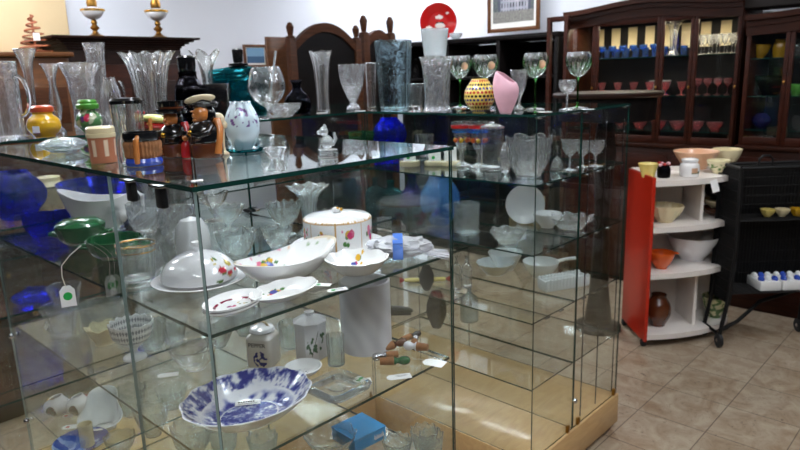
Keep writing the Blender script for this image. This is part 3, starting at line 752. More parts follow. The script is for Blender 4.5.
# fill light added under the big cabinet's top to brighten its upper compartment
lt = bpy.data.lights.new('cabinet_fill_light', 'AREA'); lt.energy = 2.2; lt.color = (1, .86, .62); lt.shape = 'RECTANGLE'; lt.size = 1.2; lt.size_y = .06
lo = bpy.data.objects.new('cabinet_fill_light', lt); COL.objects.link(lo); lo.location = (xc+.08, (ya+yb)/2, zA-.115); lo.rotation_euler = (0, 0, PI/2)
def in_cab(name, label, cat, px, z, xin, shape, mat, R, h, group=None, clampy=None):
    P = atX(px, 80, xin); P.z = z+EPS
    o = MB().lathe(shell(outline(shape, R, h), .003), 24).build(name, mat, None, P); return tag(o, label, cat, group)
g = None
for k in range(6):
    px = 601+k*10.2
    if abs(px-658) < 5: continue
    lab = 'pale blue goblet in the front row on the upper shelf of the large china cabinet'
    if g is None: g = in_cab('glass_goblet', lab, 'glass', px, sh1[2], xc+.16, 'goblet', 'pale_tumbler_glass', .03, .095, 'blue goblets in the large china cabinet')
    else: P = atX(px, 80, xc+.16); dup(g, (P.x, P.y, sh1[2]+EPS))
g = None
for k in range(9):
    px = 606+k*9.5
    lab = 'tall blue glass in the back row of the upper china cabinet shelf'
    if g is None: g = in_cab('blue_tumbler', lab, 'glass', px, sh1[2], xc+.29, 'tumbler', 'pale_tumbler_glass', .028, .075, 'blue tumblers behind the goblets')
    else: P = atX(px, 80, xc+.29); dup(g, (P.x, P.y, sh1[2]+EPS))
r = in_cab('flared_vase', 'tall flared clear vase with blue stripes on the upper china cabinet shelf', 'vase', 671, sh1[2], xc+.2, 'trumpet', 'clear_glass', .075, .26)
in_cab('blue_bottle', 'blue glass bottle standing behind the flared vase', 'bottle', 673, sh1[2], xc+.33, 'bottle', 'cobalt_glass', .022, .24)
g = None
for k in range(5):
    for row in (0, 1):
        px = 699+k*7.6+row*3
        lab = 'clear stem glass on the right of the upper china cabinet shelf'
        if g is None: g = in_cab('stem_glass', lab, 'glass', px, sh1[2], xc+.14, 'wine', 'crystal', .026, .14, 'clear stemware in the large china cabinet')
        else: P = atX(px, 80, xc+.14+.12*row); dup(g, (P.x, P.y, sh1[2]+EPS))
g = None
for k in range(6):
    px = 602+k*16
    if g is None: g = in_cab('pink_sherbet', 'pink sherbet glass on the middle shelf of the large china cabinet', 'glass', px, sh1[1], xc+.15, 'sundae', 'pink_glass', .036, .10, 'pink glassware on the middle shelf')
    else: P = atX(px, 80, xc+.15); dup(g, (P.x, P.y, sh1[1]+EPS))
in_cab('glass_bowl', 'frosted pale bowl on the middle china cabinet shelf', 'bowl', 660, sh1[1], xc+.28, 'bowl', 'frosted_glass', .085, .11)
g = None
for k in range(4):
    px = 698+k*10
    if g is None: g = in_cab('pink_goblet', 'pink goblet on the right of the middle china cabinet shelf', 'glass', px, sh1[1], xc+.2, 'goblet', 'pink_glass', .03, .12, 'pink goblets on the middle shelf')
    else: P = atX(px, 80, xc+.2); dup(g, (P.x, P.y, sh1[1]+EPS))
g = None
for k in range(7):
    px = 604+k*19
    if g is None: g = in_cab('pink_bowl', 'pink glass bowl on the lowest shelf of the large china cabinet', 'bowl', px, sh1[0], xc+.18, 'bowl', 'pink_glass', .06, .06, 'pink bowls on the lowest shelf')
    else: P = atX(px, 80, xc+.18); dup(g, (P.x, P.y, sh1[0]+EPS))
for px, sh, shape, mt, R_, h_, lb in ((757, 2, 'bowl', 'mustard_ceramic', .07, .09, 'mustard yellow bowl on the top shelf of the far right cabinet'), (778, 2, 'jar', 'mustard_ceramic', .05, .12, 'mustard jar on the top shelf of the far right cabinet'),
                                  (771, 1, 'open_bowl', 'green_stem_glass', .1, .13, 'large pale green glass bowl in the far right cabinet'), (797, 1, 'bowl', 'lid_green', .05, .07, 'lime green bowl at the right edge of the far right cabinet'),
                                  (752, 1, 'bottle', 'clear_glass', .04, .2, 'clear bottle left of the pale green bowl'), (793, 2, 'pot', 'clear_glass', .05, .12, 'clear pot on the top shelf at the right edge'), (765, 0, 'round', 'purple_glass', .06, .1, 'dark purple vase low in the far right cabinet')):
    in_cab({'bowl': 'glazed_bowl', 'jar': 'ceramic_jar', 'open_bowl': 'glass_bowl', 'bottle': 'glass_bottle', 'pot': 'glass_pot', 'round': 'glass_vase'}[shape], lb, {'bowl': 'bowl', 'jar': 'jar', 'open_bowl': 'bowl', 'bottle': 'bottle', 'pot': 'pot', 'round': 'vase'}[shape], px, sh2[sh], xc2+.2, shape, mt, R_, h_)
# --- round dark table in front of the china cabinet
P = atd(607, 92, 4.15); zt_ = P.z; s = mpp(P); R_ = 53*s
r = thing('round_table', 'tall round dark wooden table in front of the china cabinet', 'table', (P.x, P.y, 0))
MB().lathe([(0, zt_-.03), (R_*.97, zt_-.03), (R_, zt_-.02), (R_, zt_-.008), (R_*.98, zt_), (0, zt_)], 56).build('tabletop', 'dark_walnut', r)
MB().lathe([(0, zt_-.17), (R_*.88, zt_-.17), (R_*.9, zt_-.0305), (0, zt_-.0305)], 48).build('apron', 'black_wood', r)
MB().lathe([(0, .06), (.09, .06), (.06, .3), (.045, .8), (.07, 1.2), (.05, zt_-.171), (0, zt_-.171)], 28).build('pedestal', 'black_wood', r)
MB().lathe([(0, .001), (.15, .001), (.15, .03), (.08, .059), (0, .059)], 40).build('base', 'black_wood', r)

# ================================================================== WHITE SHELF WITH THE RED SIDE, AND THE WIRE CART
P0 = at(646.5, 348, 0); DU = (P0-CAM).dot(HD)
unit = thing('shelf_unit', 'white curved end shelf with a red side panel standing on the tiled floor', 'shelf', P0, VIEW)
zp_ = atd(651, 178, DU).z; MB().box((-.010, .205, (.04+zp_)/2), (.020, .41, zp_-.04), bevel=.002).build('side_panel', 'red_panel', unit, smooth=False)
uw, ud = .68, .41
def uz(px, py): return atd(px, py, DU+.004).z
UZ = [uz(662, 334.5), uz(662, 274), uz(662, 227.5), uz(662, 181)]
def ecurve(w, d, off=0): return [(w*math.sin(PI/2*k/24), off+(d-off)*(1-math.cos(PI/2*k/24))) for k in range(25)]
poly = ecurve(uw, ud)+[(.0005, ud)]
for z in UZ: MB().prism(poly, z-.034, z).build('shelf', 'white_laminate', unit, smooth=False)
for z0, z1 in ((UZ[0], UZ[1]), (UZ[2], UZ[3])):
    MB().box((.35, .27, (z0+z1-.034)/2), (.018, .26, z1-z0-.035)).build('divider', 'white_laminate', unit, smooth=False)
MB().box((uw/2, ud+.006, (UZ[0]+UZ[3])/2), (uw, .010, UZ[3]-UZ[0]+.05)).build('back_panel', 'white_laminate', unit, smooth=False)
for x, y in ((-.01, .03), (-.01, .38), (.62, .38)):
    MB().lathe([(0, -.014), (.022, -.014), (.024, -.008), (.024, .008), (.022, .014), (0, .014)], 20, M=Matrix.Translation((x, y, .0255)) @ Matrix.Rotation(PI/2, 4, 'Y')).build('caster', 'black_rubber', unit)
    if x > 0: MB().box((x, y, (.05+UZ[0]-.034)/2), (.02, .02, UZ[0]-.084)).build('caster_stem', 'black_iron', unit)
for i, z in enumerate(UZ): REG['U%d' % i] = (z, 2.5, 5.5, -1, 2)
def uv(name, label, cat, px, py, top, w, lev, shape, mat, **k): return vessel(name, label, cat, px, py, top, w, 'U%d' % lev, shape, mat, **{'t': .004, **k})
uv('small_pot', 'small pale yellow pot at the left end of the white shelf top', 'pot', 644.5+6, 178, 163.5, 20, 3, 'tapered', 'yellow_ceramic', foot=.7)
o, P, R, h = uv('flower_cup', 'dark speckled cup with pink flowers on the white shelf top', 'cup', 665, 178, 165, 13, 3, 'jar', 'smoke_glass', parts='cup')
for q in range(7):
    a = q*.9; MB().ell((R*.7*math.cos(a), R*.7*math.sin(a), h*1.02+.006*(q % 3)), (.012, .012, .009), u=12, v=8).build('flower', 'pink_satin' if q % 2 else 'red_glaze', o)
o, P, R, h = uv('lidded_canister', 'small white canister with a flower print on the white shelf top', 'canister', 691.5, 177, 161, 19, 3, 'jar', 'painted_porcelain', parts='canister', seg=72,
   paint=lambda co, R, h: (190, 150, 120) if abs(co.z/h-.45) < .16 and abs(math.atan2(co.y, co.x)+2.2) < .35 else (70, 90, 60) if abs(co.z/h-.3) < .08 and abs(math.atan2(co.y, co.x)+2.1) < .5 else (232, 230, 228))
MB().lathe([(0, h), (R*.84, h), (R*.84, h+.012), (R*.6, h+.018), (0, h+.02)], 32).build('lid', 'white_porcelain', o)
uv('mixing_bowl', 'large peach mixing bowl on the white shelf top', 'bowl', 701, 170, 151, 43, 3, 'open_bowl', 'peach_ceramic', t=.008)
uv('serving_bowl', 'broad pale yellow bowl behind the peach mixing bowl', 'bowl', 730, 167, 149, 28, 3, 'bowl', 'cream_ceramic', t=.006)
uv('casserole_dish', 'cream dish with green leaves right of the peach mixing bowl', 'dish', 721, 174, 160, 22, 3, 'bowl', 'painted_porcelain', seg=64, paint=lambda co, R, h: (110, 140, 80) if .25 < co.z/h < .75 and noise.noise(Vector((co.x*60, co.y*60, co.z*60))) > .1 else (232, 222, 180))
uv('fluted_bowl', 'cream fluted bowl on the second shelf of the white unit', 'bowl', 668, 223, 205, 34, 2, 'bowl', 'cream_ceramic', mod=flu(14, .04), foot=.5)
prev = None
for q, (w, c, lb) in enumerate(((26, 'brown_gloss', 'brown glazed bowl at the bottom of the stack on the second white shelf'), (25, 'cream_ceramic', 'cream bowl in the middle of the stack on the second white shelf'), (27, 'black_gloss', 'black bowl on top of the stack on the second white shelf'))):
    P = at(718, 216, UZ[2]+EPS)+HD*.04; s = mpp(P); P.z = UZ[2]+EPS+q*.052
    o = MB().lathe(shell(outline('bowl', w*s/2, .05 if q < 2 else .085), .004), 40).build('stacked_bowl', c, None, P); tag(o, lb, 'bowl')
o, P, R, h = uv('orange_dish', 'small orange dish with two tab handles on the third shelf of the white unit', 'dish', 664, 270, 252, 25, 1, 'bowl', 'orange_ceramic', parts='dish')
for sx in (-1, 1): MB().box((sx*(R+.008), 0, h-.008), (.030, .040, .008), bevel=.003).build('handle', 'orange_ceramic', o)
o.rotation_euler = (0, 0, VIEW)
uv('mixing_bowl', 'big white mixing bowl on the third shelf of the white unit', 'bowl', 697, 262, 235, 49, 1, 'bowl', 'white_porcelain', t=.005, foot=.5)
uv('brown_jug', 'dark brown jug on the bottom shelf of the white unit', 'jug', 660, 327, 294, 24, 0, 'pot', 'brown_gloss', foot=.6)
uv('green_plate', 'green leaf-patterned bowl on the bottom shelf right of the divider', 'bowl', 718, 319, 296, 26, 0, 'bowl', 'painted_glaze', seg=72, paint=lambda co, R, h: (80, 110, 60) if noise.noise(Vector((co.x*40, co.y*40, co.z*40))) > 0 else (200, 196, 150))

P = atd(713, 177, DU+.05); s = mpp(P)
r = thing('price_tag', 'white paper tag hanging from the top of the white shelf unit', 'price tag', P, VIEW)
MB().tube([(-2*s, .02, 4*s), (0, -.004, 2*s), (0, -.006, -3*s)], .0012, 6).build('string', 'string', r)
MB().box((2*s, -.007, -9*s), (7*s, .0012, 13*s), tilt=(0, -.3, 0)).build('card', 'paper', r, smooth=False)
# --- cart
Pw = at(719, 347, 0); cart = thing('wire_cart', 'black folding wire cart on wheels beside the white shelf', 'cart', (Pw.x, Pw.y, 0), VIEW)
dw = (Pw-CAM).dot(HD)
def cz(py): return atd(735, py, dw).z
zt_ = cz(169); cw, cd_ = .62, .20
x0 = .045
mb = MB()
for y in (.0, cd_):
    mb.tube([(-.005, y, .075), (.03, y, .30), (x0+.01, y, .62), (x0, y, zt_)], .012, 10)
    mb.tube([(cw-.005, y, .075), (cw, y, .4), (cw, y, zt_)], .012, 10)
mb.tube([(x0, 0, zt_), (cw, 0, zt_)], .011, 10).tube([(x0, cd_, zt_), (cw, cd_, zt_)], .011, 10).tube([(x0, 0, zt_), (x0, cd_, zt_)], .011, 10).tube([(cw, 0, zt_), (cw, cd_, zt_)], .011, 10)
mb.tube([(-.005, 0, .11), (.12, .04, .15), (.3, .12, .25), (cw, cd_, .3)], .012, 10).tube([(-.005, 0, .08), (-.005, cd_, .08)], .01, 10).tube([(cw-.005, 0, .08), (cw-.005, cd_, .08)], .01, 10)
mb.build('frame', 'black_iron', cart)
zb_ = cz(305)
def grid(nm, pts_a, pts_b, n, m_):
    """wires from edge a (two points) to edge b (two points)"""
    mb = MB(); a0, a1 = map(Vector, pts_a); b0, b1 = map(Vector, pts_b)
    for k in range(n+1): mb.tube([a0.lerp(a1, k/n), b0.lerp(b1, k/n)], .0028, 5)
    for k in range(m_+1): mb.tube([a0.lerp(b0, k/m_), a1.lerp(b1, k/m_)], .0032, 5)
    mb.build(nm, 'black_iron', cart)
MB().box((cw/2, cd_+.012, (zb_+zt_)/2), (cw-.03, .004, zt_-zb_)).box((x0+.014, cd_/2, (zb_+zt_)/2-.03), (.004, cd_-.03, zt_-zb_-.12)).build('shade_sheet', 'black_iron', cart, smooth=False)  # dark sheets added in place of the shade inside the cart
grid('side_grid', ((x0, 0, zb_), (x0, cd_, zb_)), ((x0, 0, zt_), (x0, cd_, zt_)), 20, 12)
grid('back_grid', ((x0, cd_, zb_), (cw, cd_, zb_)), ((x0, cd_, zt_), (cw, cd_, zt_)), 28, 12)
grid('front_grid', ((x0, 0, cz(205)), (cw, 0, cz(205))), ((x0, 0, zt_), (cw, 0, zt_)), 28, 4)
tz = [cz(294), cz(222)]
for z in tz: grid('tray', ((x0, 0, z), (x0, cd_, z)), ((cw, 0, z), (cw, cd_, z)), 14, 18)
for y in (0, cd_):
    for x in (-.005, cw-.005):
        w_ = MB().lathe([(0, -.012), (.034, -.012), (.045, -.008), (.045, .008), (.034, .012), (0, .012)], 28, M=Matrix.Translation((x, y, .0465)) @ Matrix.Rotation(PI/2, 4, 'Y')).build('wheel', 'black_rubber', cart)
        MB().lathe([(0, -.0145), (.012, -.0145), (.012, .0145), (0, .0145)], 16, M=Matrix.Translation((x, y, .0465)) @ Matrix.Rotation(PI/2, 4, 'Y')).build('hub', 'chrome', w_)
MB().tube([(.20, .1, zt_-.002), (.20, .1, zt_+.04), (.22, .1, zt_+.06), (.26, .1, zt_+.06), (.28, .1, zt_+.04), (.28, .1, zt_-.002)], .007, 8).build('handle', 'black_iron', cart)
MB().tube([(.05, .1, zt_), (.62, .1, zt_)], .006, 8).build('cross_bar', 'black_iron', cart)
cartM = Matrix.Translation((Pw.x, Pw.y, 0)) @ Matrix.Rotation(VIEW, 4, 'Z')
for q in range(4):
    mats = ['yellow_ceramic', 'cream_ceramic', 'mustard_ceramic', 'cream_ceramic']
    lb = ['yellow squash-shaped dish at the left of the upper cart tray', 'pale cream dish second from the left on the upper cart tray', 'mustard dish third from the left on the upper cart tray', 'cream dish at the right of the upper cart tray'][q]
    o = MB().lathe(shell(outline('bowl', .042, .045), .004), 28, modf(flute=8, amp=.05, h=.05)).build('small_dish', mats[q], None, cartM @ Vector((.28+q*.09, .1, tz[1]+.0045))); tag(o, lb, 'dish')
for q in range(3):
    r = thing('boxed_set', ['blue and white gift box at the left of the lower cart tray', 'blue and white gift box in the middle of the lower cart tray', 'blue and white gift box at the right of the lower cart tray'][q], 'box', cartM @ Vector((.30+q*.14, .1, tz[0]+.0045)), VIEW)
    MB().box((0, 0, .03), (.13, .16, .058), bevel=.003).build('tray', 'matte_white', r)
    for i_ in range(3):
        for j_ in range(2): MB().ell((-.042+i_*.042, -.04+j_*.08, .066), (.017, .026, .02), u=14, v=8).build('egg_cup', 'blue_glaze' if (i_+j_) % 2 == 0 else 'matte_white', r)

# ================================================================== PAPER TAGS
def price_tag(label, P, rotz, L=.055, W=.028, dot=None, lines=0, tilt=(0, 0), string=True, group=None):
    r = thing('price_tag', label, 'price tag', P, rotz, group); r.rotation_euler = (tilt[0], tilt[1], rotz)
    c = W*.28
    MB().prism([(-L/2+c, -W/2), (L/2, -W/2), (L/2, W/2), (-L/2+c, W/2), (-L/2, W/2-c), (-L/2, -W/2+c)], .0003, .0009).build('card', 'paper', r, smooth=False)
    if dot: MB().lathe([(0, .00095), (W*.24, .00095), (W*.24, .0013), (0, .0013)], 20, M=Matrix.Translation((-L*.18, 0, 0))).build('dot_sticker', dot, r, smooth=False)
    for k in range(lines): MB().box((L*.12, W*(.22-.2*k), .0011), (L*(.5-.1*k), W*.06, .0003)).build('writing', 'grey_ink', r, smooth=False)
    if string: MB().tube([(-L/2+.003, 0, .0015), (-L/2-.012, .004, .0012), (-L/2-.024, -.003, .0012), (-L/2-.034, .006, .0012)], .0006, 6).build('string', 'string', r)
    return r
def lay(label, px, py, reg, deg, **k):
    z = REG[reg][0]; P = at(px, py, z+.0004); return price_tag(label, P, math.radians(deg)+VIEW, **k)

# ================================================================== ON TOP OF THE FRONT SHOWCASE
o, P, R, h = vessel('glass_tankard', 'tall clear glass tankard with a loop handle at the far left', 'tankard', 1, 141, 62, 34, 'Dtop', 'straight', 'crystal', mod=flu(12, .02), t=.004, foot=.8, parts='body', clamp=.04)
handle(o, 'clear_glass', R, h*.3, h*.82, .030, .0055, ang=VIEW-.0)
MB().lathe([(0, .0002), (R*1.25, .0002), (R*1.2, .008), (R*.95, .012), (0, .012)], 40).build('foot', 'clear_glass', o)
vessel('bud_vase', 'slim clear bud vase with a flared mouth behind the tankard', 'vase', 33, 128, 49, 21, 'Dtop', 'trumpet', 'clear_glass', mod=flu(8, .04), clamp=.03)
vessel('bud_vase', 'small-necked clear bud vase behind the yellow ginger jar', 'vase', 57, 134, 64, 18, 'Dtop', 'bud', 'clear_glass', mod=flu(8, .03))
o, P, R, h = vessel('ginger_jar', 'yellow ginger jar with a rust coloured lid', 'jar', 41, 138, 112, 31, 'Dtop', 'pot', 'mustard_ceramic', parts='jar', clamp=.03)
MB().lathe([(0, h+.0005), (R*.68, h+.0005), (R*.7, h+.004), (R*.68, h+.014), (R*.5, h+.02), (0, h+.021)], 36).build('lid', 'rust_lid', o)
MB().box((0, -R*1.02, h*.34), (.020, .0012, .020)).build('price_sticker', 'paper', o, smooth=False); o.rotation_euler = (0, 0, VIEW)
vessel('flared_vase', 'broad cut crystal vase behind the green-lidded jar', 'vase', 82, 128, 63, 37, 'Dtop', 'flared', 'crystal', mod=cut(16, .03), t=.004, clamp=.05)
vessel('flared_vase', 'tall narrow cut crystal vase standing furthest back at left', 'vase', 101, 122, 43, 20, 'Dtop', 'column', 'crystal', mod=cut(12, .04), t=.004, clamp=.04)
o, P, R, h = vessel('glass_pitcher', 'small clear pitcher with a wavy lip right of the green-lidded jar', 'pitcher', 112, 127, 79, 20, 'Dtop', 'round', 'clear_glass', mod=sca(4, .12, .04), parts='body')
handle(o, 'clear_glass', R, h*.4, h*.95, .016, .003, ang=VIEW)
o, P, R, h = vessel('candy_jar', 'round jar with painted flowers and a green lid', 'jar', 88, 137, 109, 25, 'Dtop', 'round', 'painted_glaze', seg=72, parts='jar', clamp=.03,
   paint=lambda co, R, h: (170, 40, 70) if (co.x/R-.25)**2+(co.z/h-.66)**2*1.6 < .045 and co.y < 0 else (60, 40, 90) if (co.x/R+.1)**2+(co.z/h-.6)**2*1.6 < .03 and co.y < 0 else (70, 116, 70) if noise.noise(Vector((co.x*70, co.y*70, co.z*50))) > -.1 else (170, 176, 150))
MB().lathe([(0, h+.0005), (R*.78, h+.0005), (R*.84, h+.005), (R*.84, h+.014), (R*.7, h+.018), (R*.72, h+.024), (R*.6, h+.03), (0, h+.031)], 40).build('lid', 'lid_green', o); o.rotation_euler = (0, 0, VIEW)
o, P, R, h = vessel('round_box', 'brown paper-covered round box with a cream lid', 'box', 101, 163, 137, 26, 'Atop', 'straight', 'painted_matte', seg=60, parts='box', clamp=.025, h=None,
   paint=lambda co, R, h: (226, 204, 176) if (math.atan2(co.y, co.x)*1.1 % 1) < .3 and .25 < co.z/h < .9 else (178, 112, 80))
MB().lathe([(0, h), (R*1.04, h), (R*1.06, h+.003), (R*1.06, h+.008), (R*1.0, h+.0085), (R*1.04, h+.011), (R*1.04, h+.018), (R*.9, h+.021), (0, h+.021)], 44).build('lid', 'cream_ceramic', o)
P = at(97, 128, ZT)
price_tag('white paper tag leaning against the green-lidded jar', Vector((.115, .56, ZT+.045)), VIEW-1.2, L=.06, W=.032, lines=2, tilt=(math.radians(52), math.radians(-20)))
o, P, R, h = vessel('covered_dish', 'low clear pressed glass covered dish at the front left of the glass top', 'dish', 57, 153, 145, 45, 'Atop', 'dish', 'pressed_glass', mod=flu(20, .03), t=.004, parts='dish', foot=.6, clamp=.05)
MB().lathe([(R*.98, h+.001), (R*.9, h+.007), (R*.6, h+.015), (R*.2, h+.018), (0, h+.019), (0, h+.016), (R*.2, h+.015), (R*.6, h+.012), (R*.86, h+.005), (R*.93, h+.001), (R*.98, h+.001)], 60, modf(flute=20, amp=.03, h=.1, zmin=-1)).build('lid', 'pressed_glass', o)
vessel('pear_vase', 'pear-shaped clear glass at the near edge by the round box', 'glass', 126, 164, 116, 15, 'Atop', 'decanter', 'clear_glass', clamp=.018)
o, P, R, h = vessel('lidded_jar', 'clear glass jar with a dark metal lid behind the toby jugs', 'jar', 128, 150, 104, 30, 'Atop', 'straight', 'clear_glass', parts='jar', mod=flu(16, .02))
MB().lathe([(0, h+.0005), (R*1.02, h+.0005), (R*1.04, h+.008), (R*.9, h+.014), (0, h+.016)], 36).build('lid', 'black_gloss', o)

# --- toby jugs: modelled character jugs, faces toward the left front
def toby(name, label, px, py, top, body, coat, hat, brim, hair, arm, face_dir, reg='Atop', hatshape='tricorn', base='brown_gloss'):
    z = ZT+EPS; P = at(px, py, z); s = mpp(P); P = P+HD*.016; P.z = z; H = hgt(P, top)
    r = thing(name, label, 'toby jug', P, VIEW)
    k = H
    MB().lathe([(0, 0), (.25*k, 0), (.27*k, .03*k), (.27*k, .22*k), (.24*k, .25*k), (0, .25*k)], 32, lambda t, r_, zz, q: (r_, zz, 1, .85)).build('base', base, r)
    mb = MB().lathe(sm([(0.0005, .22*k), (.25*k, .23*k), (.27*k, .34*k), (.24*k, .48*k), (.15*k, .57*k), (.13*k, .60*k), (.0005, .61*k)]), 32, lambda t, r_, zz, q: (r_, zz, 1, .85))
    mb.build('coat', 'painted_glaze', r, paint=lambda co: (226, 222, 214) if noise.noise(co*260) > .42 else (14, 14, 16)) if coat == 'black_gloss' and hatshape == 'tricorn' else mb.build('coat', coat, r)
    fd = Matrix.Rotation(face_dir, 4, 'Z')
    hd = MB().ell(fd @ Vector((0, -.02*k, .69*k)), (.135*k, .16*k, .155*k))
    hd.ell(fd @ Vector((0, -.15*k, .67*k)), (.03*k, .07*k, .04*k)).ell(fd @ Vector((0, -.12*k, .60*k)), (.06*k, .05*k, .04*k)).ell(fd @ Vector((.07*k, -.11*k, .65*k)), (.04*k, .035*k, .035*k)).ell(fd @ Vector((-.07*k, -.11*k, .65*k)), (.04*k, .035*k, .035*k)).ell(fd @ Vector((.0, -.125*k, .735*k)), (.085*k, .03*k, .018*k))
    h_ = hd.build('head', body, r)
    mb = MB()
    for sx in (-1, 1): mb.ell(fd @ Vector((sx*.05*k, -.14*k, .705*k)), (.017*k, .012*k, .014*k), u=10, v=8)
    mb.build('eyes', 'black_gloss', h_)
    MB().ell(fd @ Vector((0, .045*k, .67*k)), (.16*k, .13*k, .17*k)).build('hair', hair, h_)
    if hatshape == 'tricorn':
        mb = MB().lathe([(0, .80*k), (.15*k, .79*k), (.20*k, .82*k), (.22*k, .87*k), (.20*k, .89*k), (.16*k, .86*k), (.12*k, .93*k), (0, .95*k)], 48, lambda t, r_, zz, q: (r_*(1+.10*math.cos(3*t+face_dir*0+.5)*(q in (2, 3, 4))), zz-.03*k*math.cos(3*t+.5)*(q in (2, 3, 4)), 1.05, .8))
        h2 = mb.build('hat', hat, r)
        pts = [] if True else [(1.06*.30*k*math.cos(2*PI*q/40)*(1+.10*math.cos(3*(2*PI*q/40)+.5)), .8*.30*k*math.sin(2*PI*q/40)*(1+.10*math.cos(3*(2*PI*q/40)+.5)), (.915-.03*math.cos(3*(2*PI*q/40)+.5))*k) for q in range(40)]
        mb = MB().ell((.0, -.10*k, .92*k), (.25*k, .04*k, .075*k), rot=(.30, -.14, 0))
        mb.build('hat_brim', brim, h2)
    else:
        h2 = MB().lathe([(0, .78*k), (.25*k, .78*k), (.28*k, .82*k), (.28*k, .86*k), (.22*k, .87*k), (.24*k, 1.0*k), (.20*k, 1.0*k), (.18*k, .88*k), (0, .88*k)], 40).build('hat', hat, r)
        MB().lathe([(.225*k, .872*k), (.237*k, .872*k), (.24*k, .90*k), (.229*k, .90*k), (.225*k, .872*k)], 40).build('hat_band', brim, h2)
    MB().tube([fd @ Vector((.20*k, .02*k, .50*k)), fd @ Vector((.27*k, -.06*k, .42*k)), fd @ Vector((.20*k, -.20*k, .36*k)), fd @ Vector((.10*k, -.25*k, .38*k))], [.055*k, .055*k, .045*k, .035*k], 12).build('arm', coat, r)
    MB().tube([fd @ Vector((-.20*k, .02*k, .50*k)), fd @ Vector((-.28*k, -.05*k, .42*k)), fd @ Vector((-.18*k, -.20*k, .34*k)), fd @ Vector((-.08*k, -.24*k, .36*k))], [.055*k, .055*k, .045*k, .035*k], 12).build('arm', coat, r)
    MB().tube([(.12*k, .05*k, .58*k), (.22*k, .0*k, .58*k), (.255*k, -.04*k, .46*k), (.25*k, -.10*k, .28*k), (.22*k, -.14*k, .06*k)], [.04*k, .06*k, .062*k, .055*k, .06*k], 12).build('handle', arm, r)
    MB().ell(fd @ Vector((0, -.235*k, .40*k)), (.05*k, .035*k, .05*k)).build('mug', 'gold', r)
    return r
toby('toby_jug', 'largest toby jug, a seaman in a black tricorn with a pale brim', 205, 158, 94, 'skin_glaze', 'painted_glaze' if False else 'black_gloss', 'black_gloss', 'bone_glaze', 'black_gloss', 'skin_glaze', -.9)
toby('toby_jug', 'small toby jug in a tall black hat left of the seaman jug', 174, 157, 101, 'skin_glaze', 'black_gloss', 'black_gloss', 'brown_gloss', 'black_gloss', 'red_glaze', -.6, hatshape='tall')
# low mug with the black brim: face mug
P, R = place(140, 166, 36, 'Atop', .7, .02); h = hgt(P, 132)
r = thing('face_mug', 'low face mug with a black brim, straw hair and blue collar', 'mug', P, VIEW)
MB().lathe([(0, 0), (R*.95, 0), (R, .1*h), (R*.92, .22*h), (0, .22*h)], 36).build('collar', 'blue_glaze', r)
MB().lathe(sm([(.0005, .22*h), (R*.86, .22*h), (R*.95, .45*h), (R*.9, .74*h), (.0005, .75*h)]), 60, modf(flute=30, amp=.035, h=h)).build('hair', 'cork', r)
MB().lathe([(0, .75*h), (R*.95, .75*h), (R*1.02, .86*h), (R*1.02, h), (R*.94, h), (R*.9, .86*h), (0, .84*h)], 40).build('brim', 'black_gloss', r)
MB().tube([(R*.15, -R*.92, .9*h), (R*.1, -R*1.12, .8*h), (R*.05, -R*1.1, .4*h), (0, -R*.98, .1*h)], [.004, .005, .006, .005], 12).build('handle', 'skin_glaze', r)
P, R = place(152, 146, 33, 'Atop', .7); h = hgt(P, 110)
r = thing('face_mug', 'red-coated reclining figure jug with a lime green cushion', 'toby jug', P, VIEW)
MB().lathe([(0, 0), (R*.8, 0), (R*.85, .2*h), (R*.7, .5*h), (0, .5*h)], 32).build('base', 'brown_gloss', r)
MB().ell((0, 0, .52*h), (R, R*.6, .17*h), rot=(0, .15, 0)).build('coat', 'red_glaze', r)
MB().ell((R*.15, -.002, .75*h), (R*.8, R*.55, .13*h), rot=(0, .12, 0)).build('cushion', 'lime_glaze', r)
q = MB().ell((-R*.75, -.004, .82*h), (R*.24, R*.24, .16*h)).ell((-R*.85, -.012, .82*h), (.003, .004, .003)).build('head', 'skin_glaze', r)
MB().ell((-R*.72, 0, .93*h), (R*.26, R*.26, .08*h)).build('cap', 'red_glaze', q)
MB().tube([(-.1*R, -R*.6, .62*h), (.1*R, -R*.8, .75*h), (.1*R, -R*.85, .5*h), (0, -R*.75, .35*h)], .0045, 10).build('arm', 'skin_glaze', r)
for px, py, tp, lb, c1, c2 in ((186, 158, 131, 'tiny figure jug with a red coat between the two larger toby jugs', 'red_glaze', 'skin_glaze'), (157, 158, 141, 'tiny brown figure jug behind the low face mug', 'brown_gloss', 'skin_glaze')):
    P, R = place(px, py, 11, 'Atop', .7); h = hgt(P, tp); r = thing('figure_jug', lb, 'toby jug', P, VIEW)
    MB().lathe(sm([(.0005, 0), (R*.9, 0), (R, .2*h), (R*.8, .5*h), (R*.4, .62*h), (.0005, .63*h)]), 24).build('coat', c1, r)
    q = MB().ell((0, 0, .75*h), (R*.55, R*.55, .14*h)).ell((0, -R*.55, .74*h), (.002, .003, .002)).build('head', c2, r)
    MB().lathe([(0, .84*h), (R*.7, .84*h), (R*.66, .88*h), (R*.45, .9*h), (R*.4, h), (0, h)], 24).build('hat', 'black_gloss', q)
    MB().tube([(R*.5, 0, .55*h), (R*1.2, 0, .5*h), (R*1.2, 0, .25*h), (R*.8, 0, .15*h)], .003, 8).build('handle', c2, r)
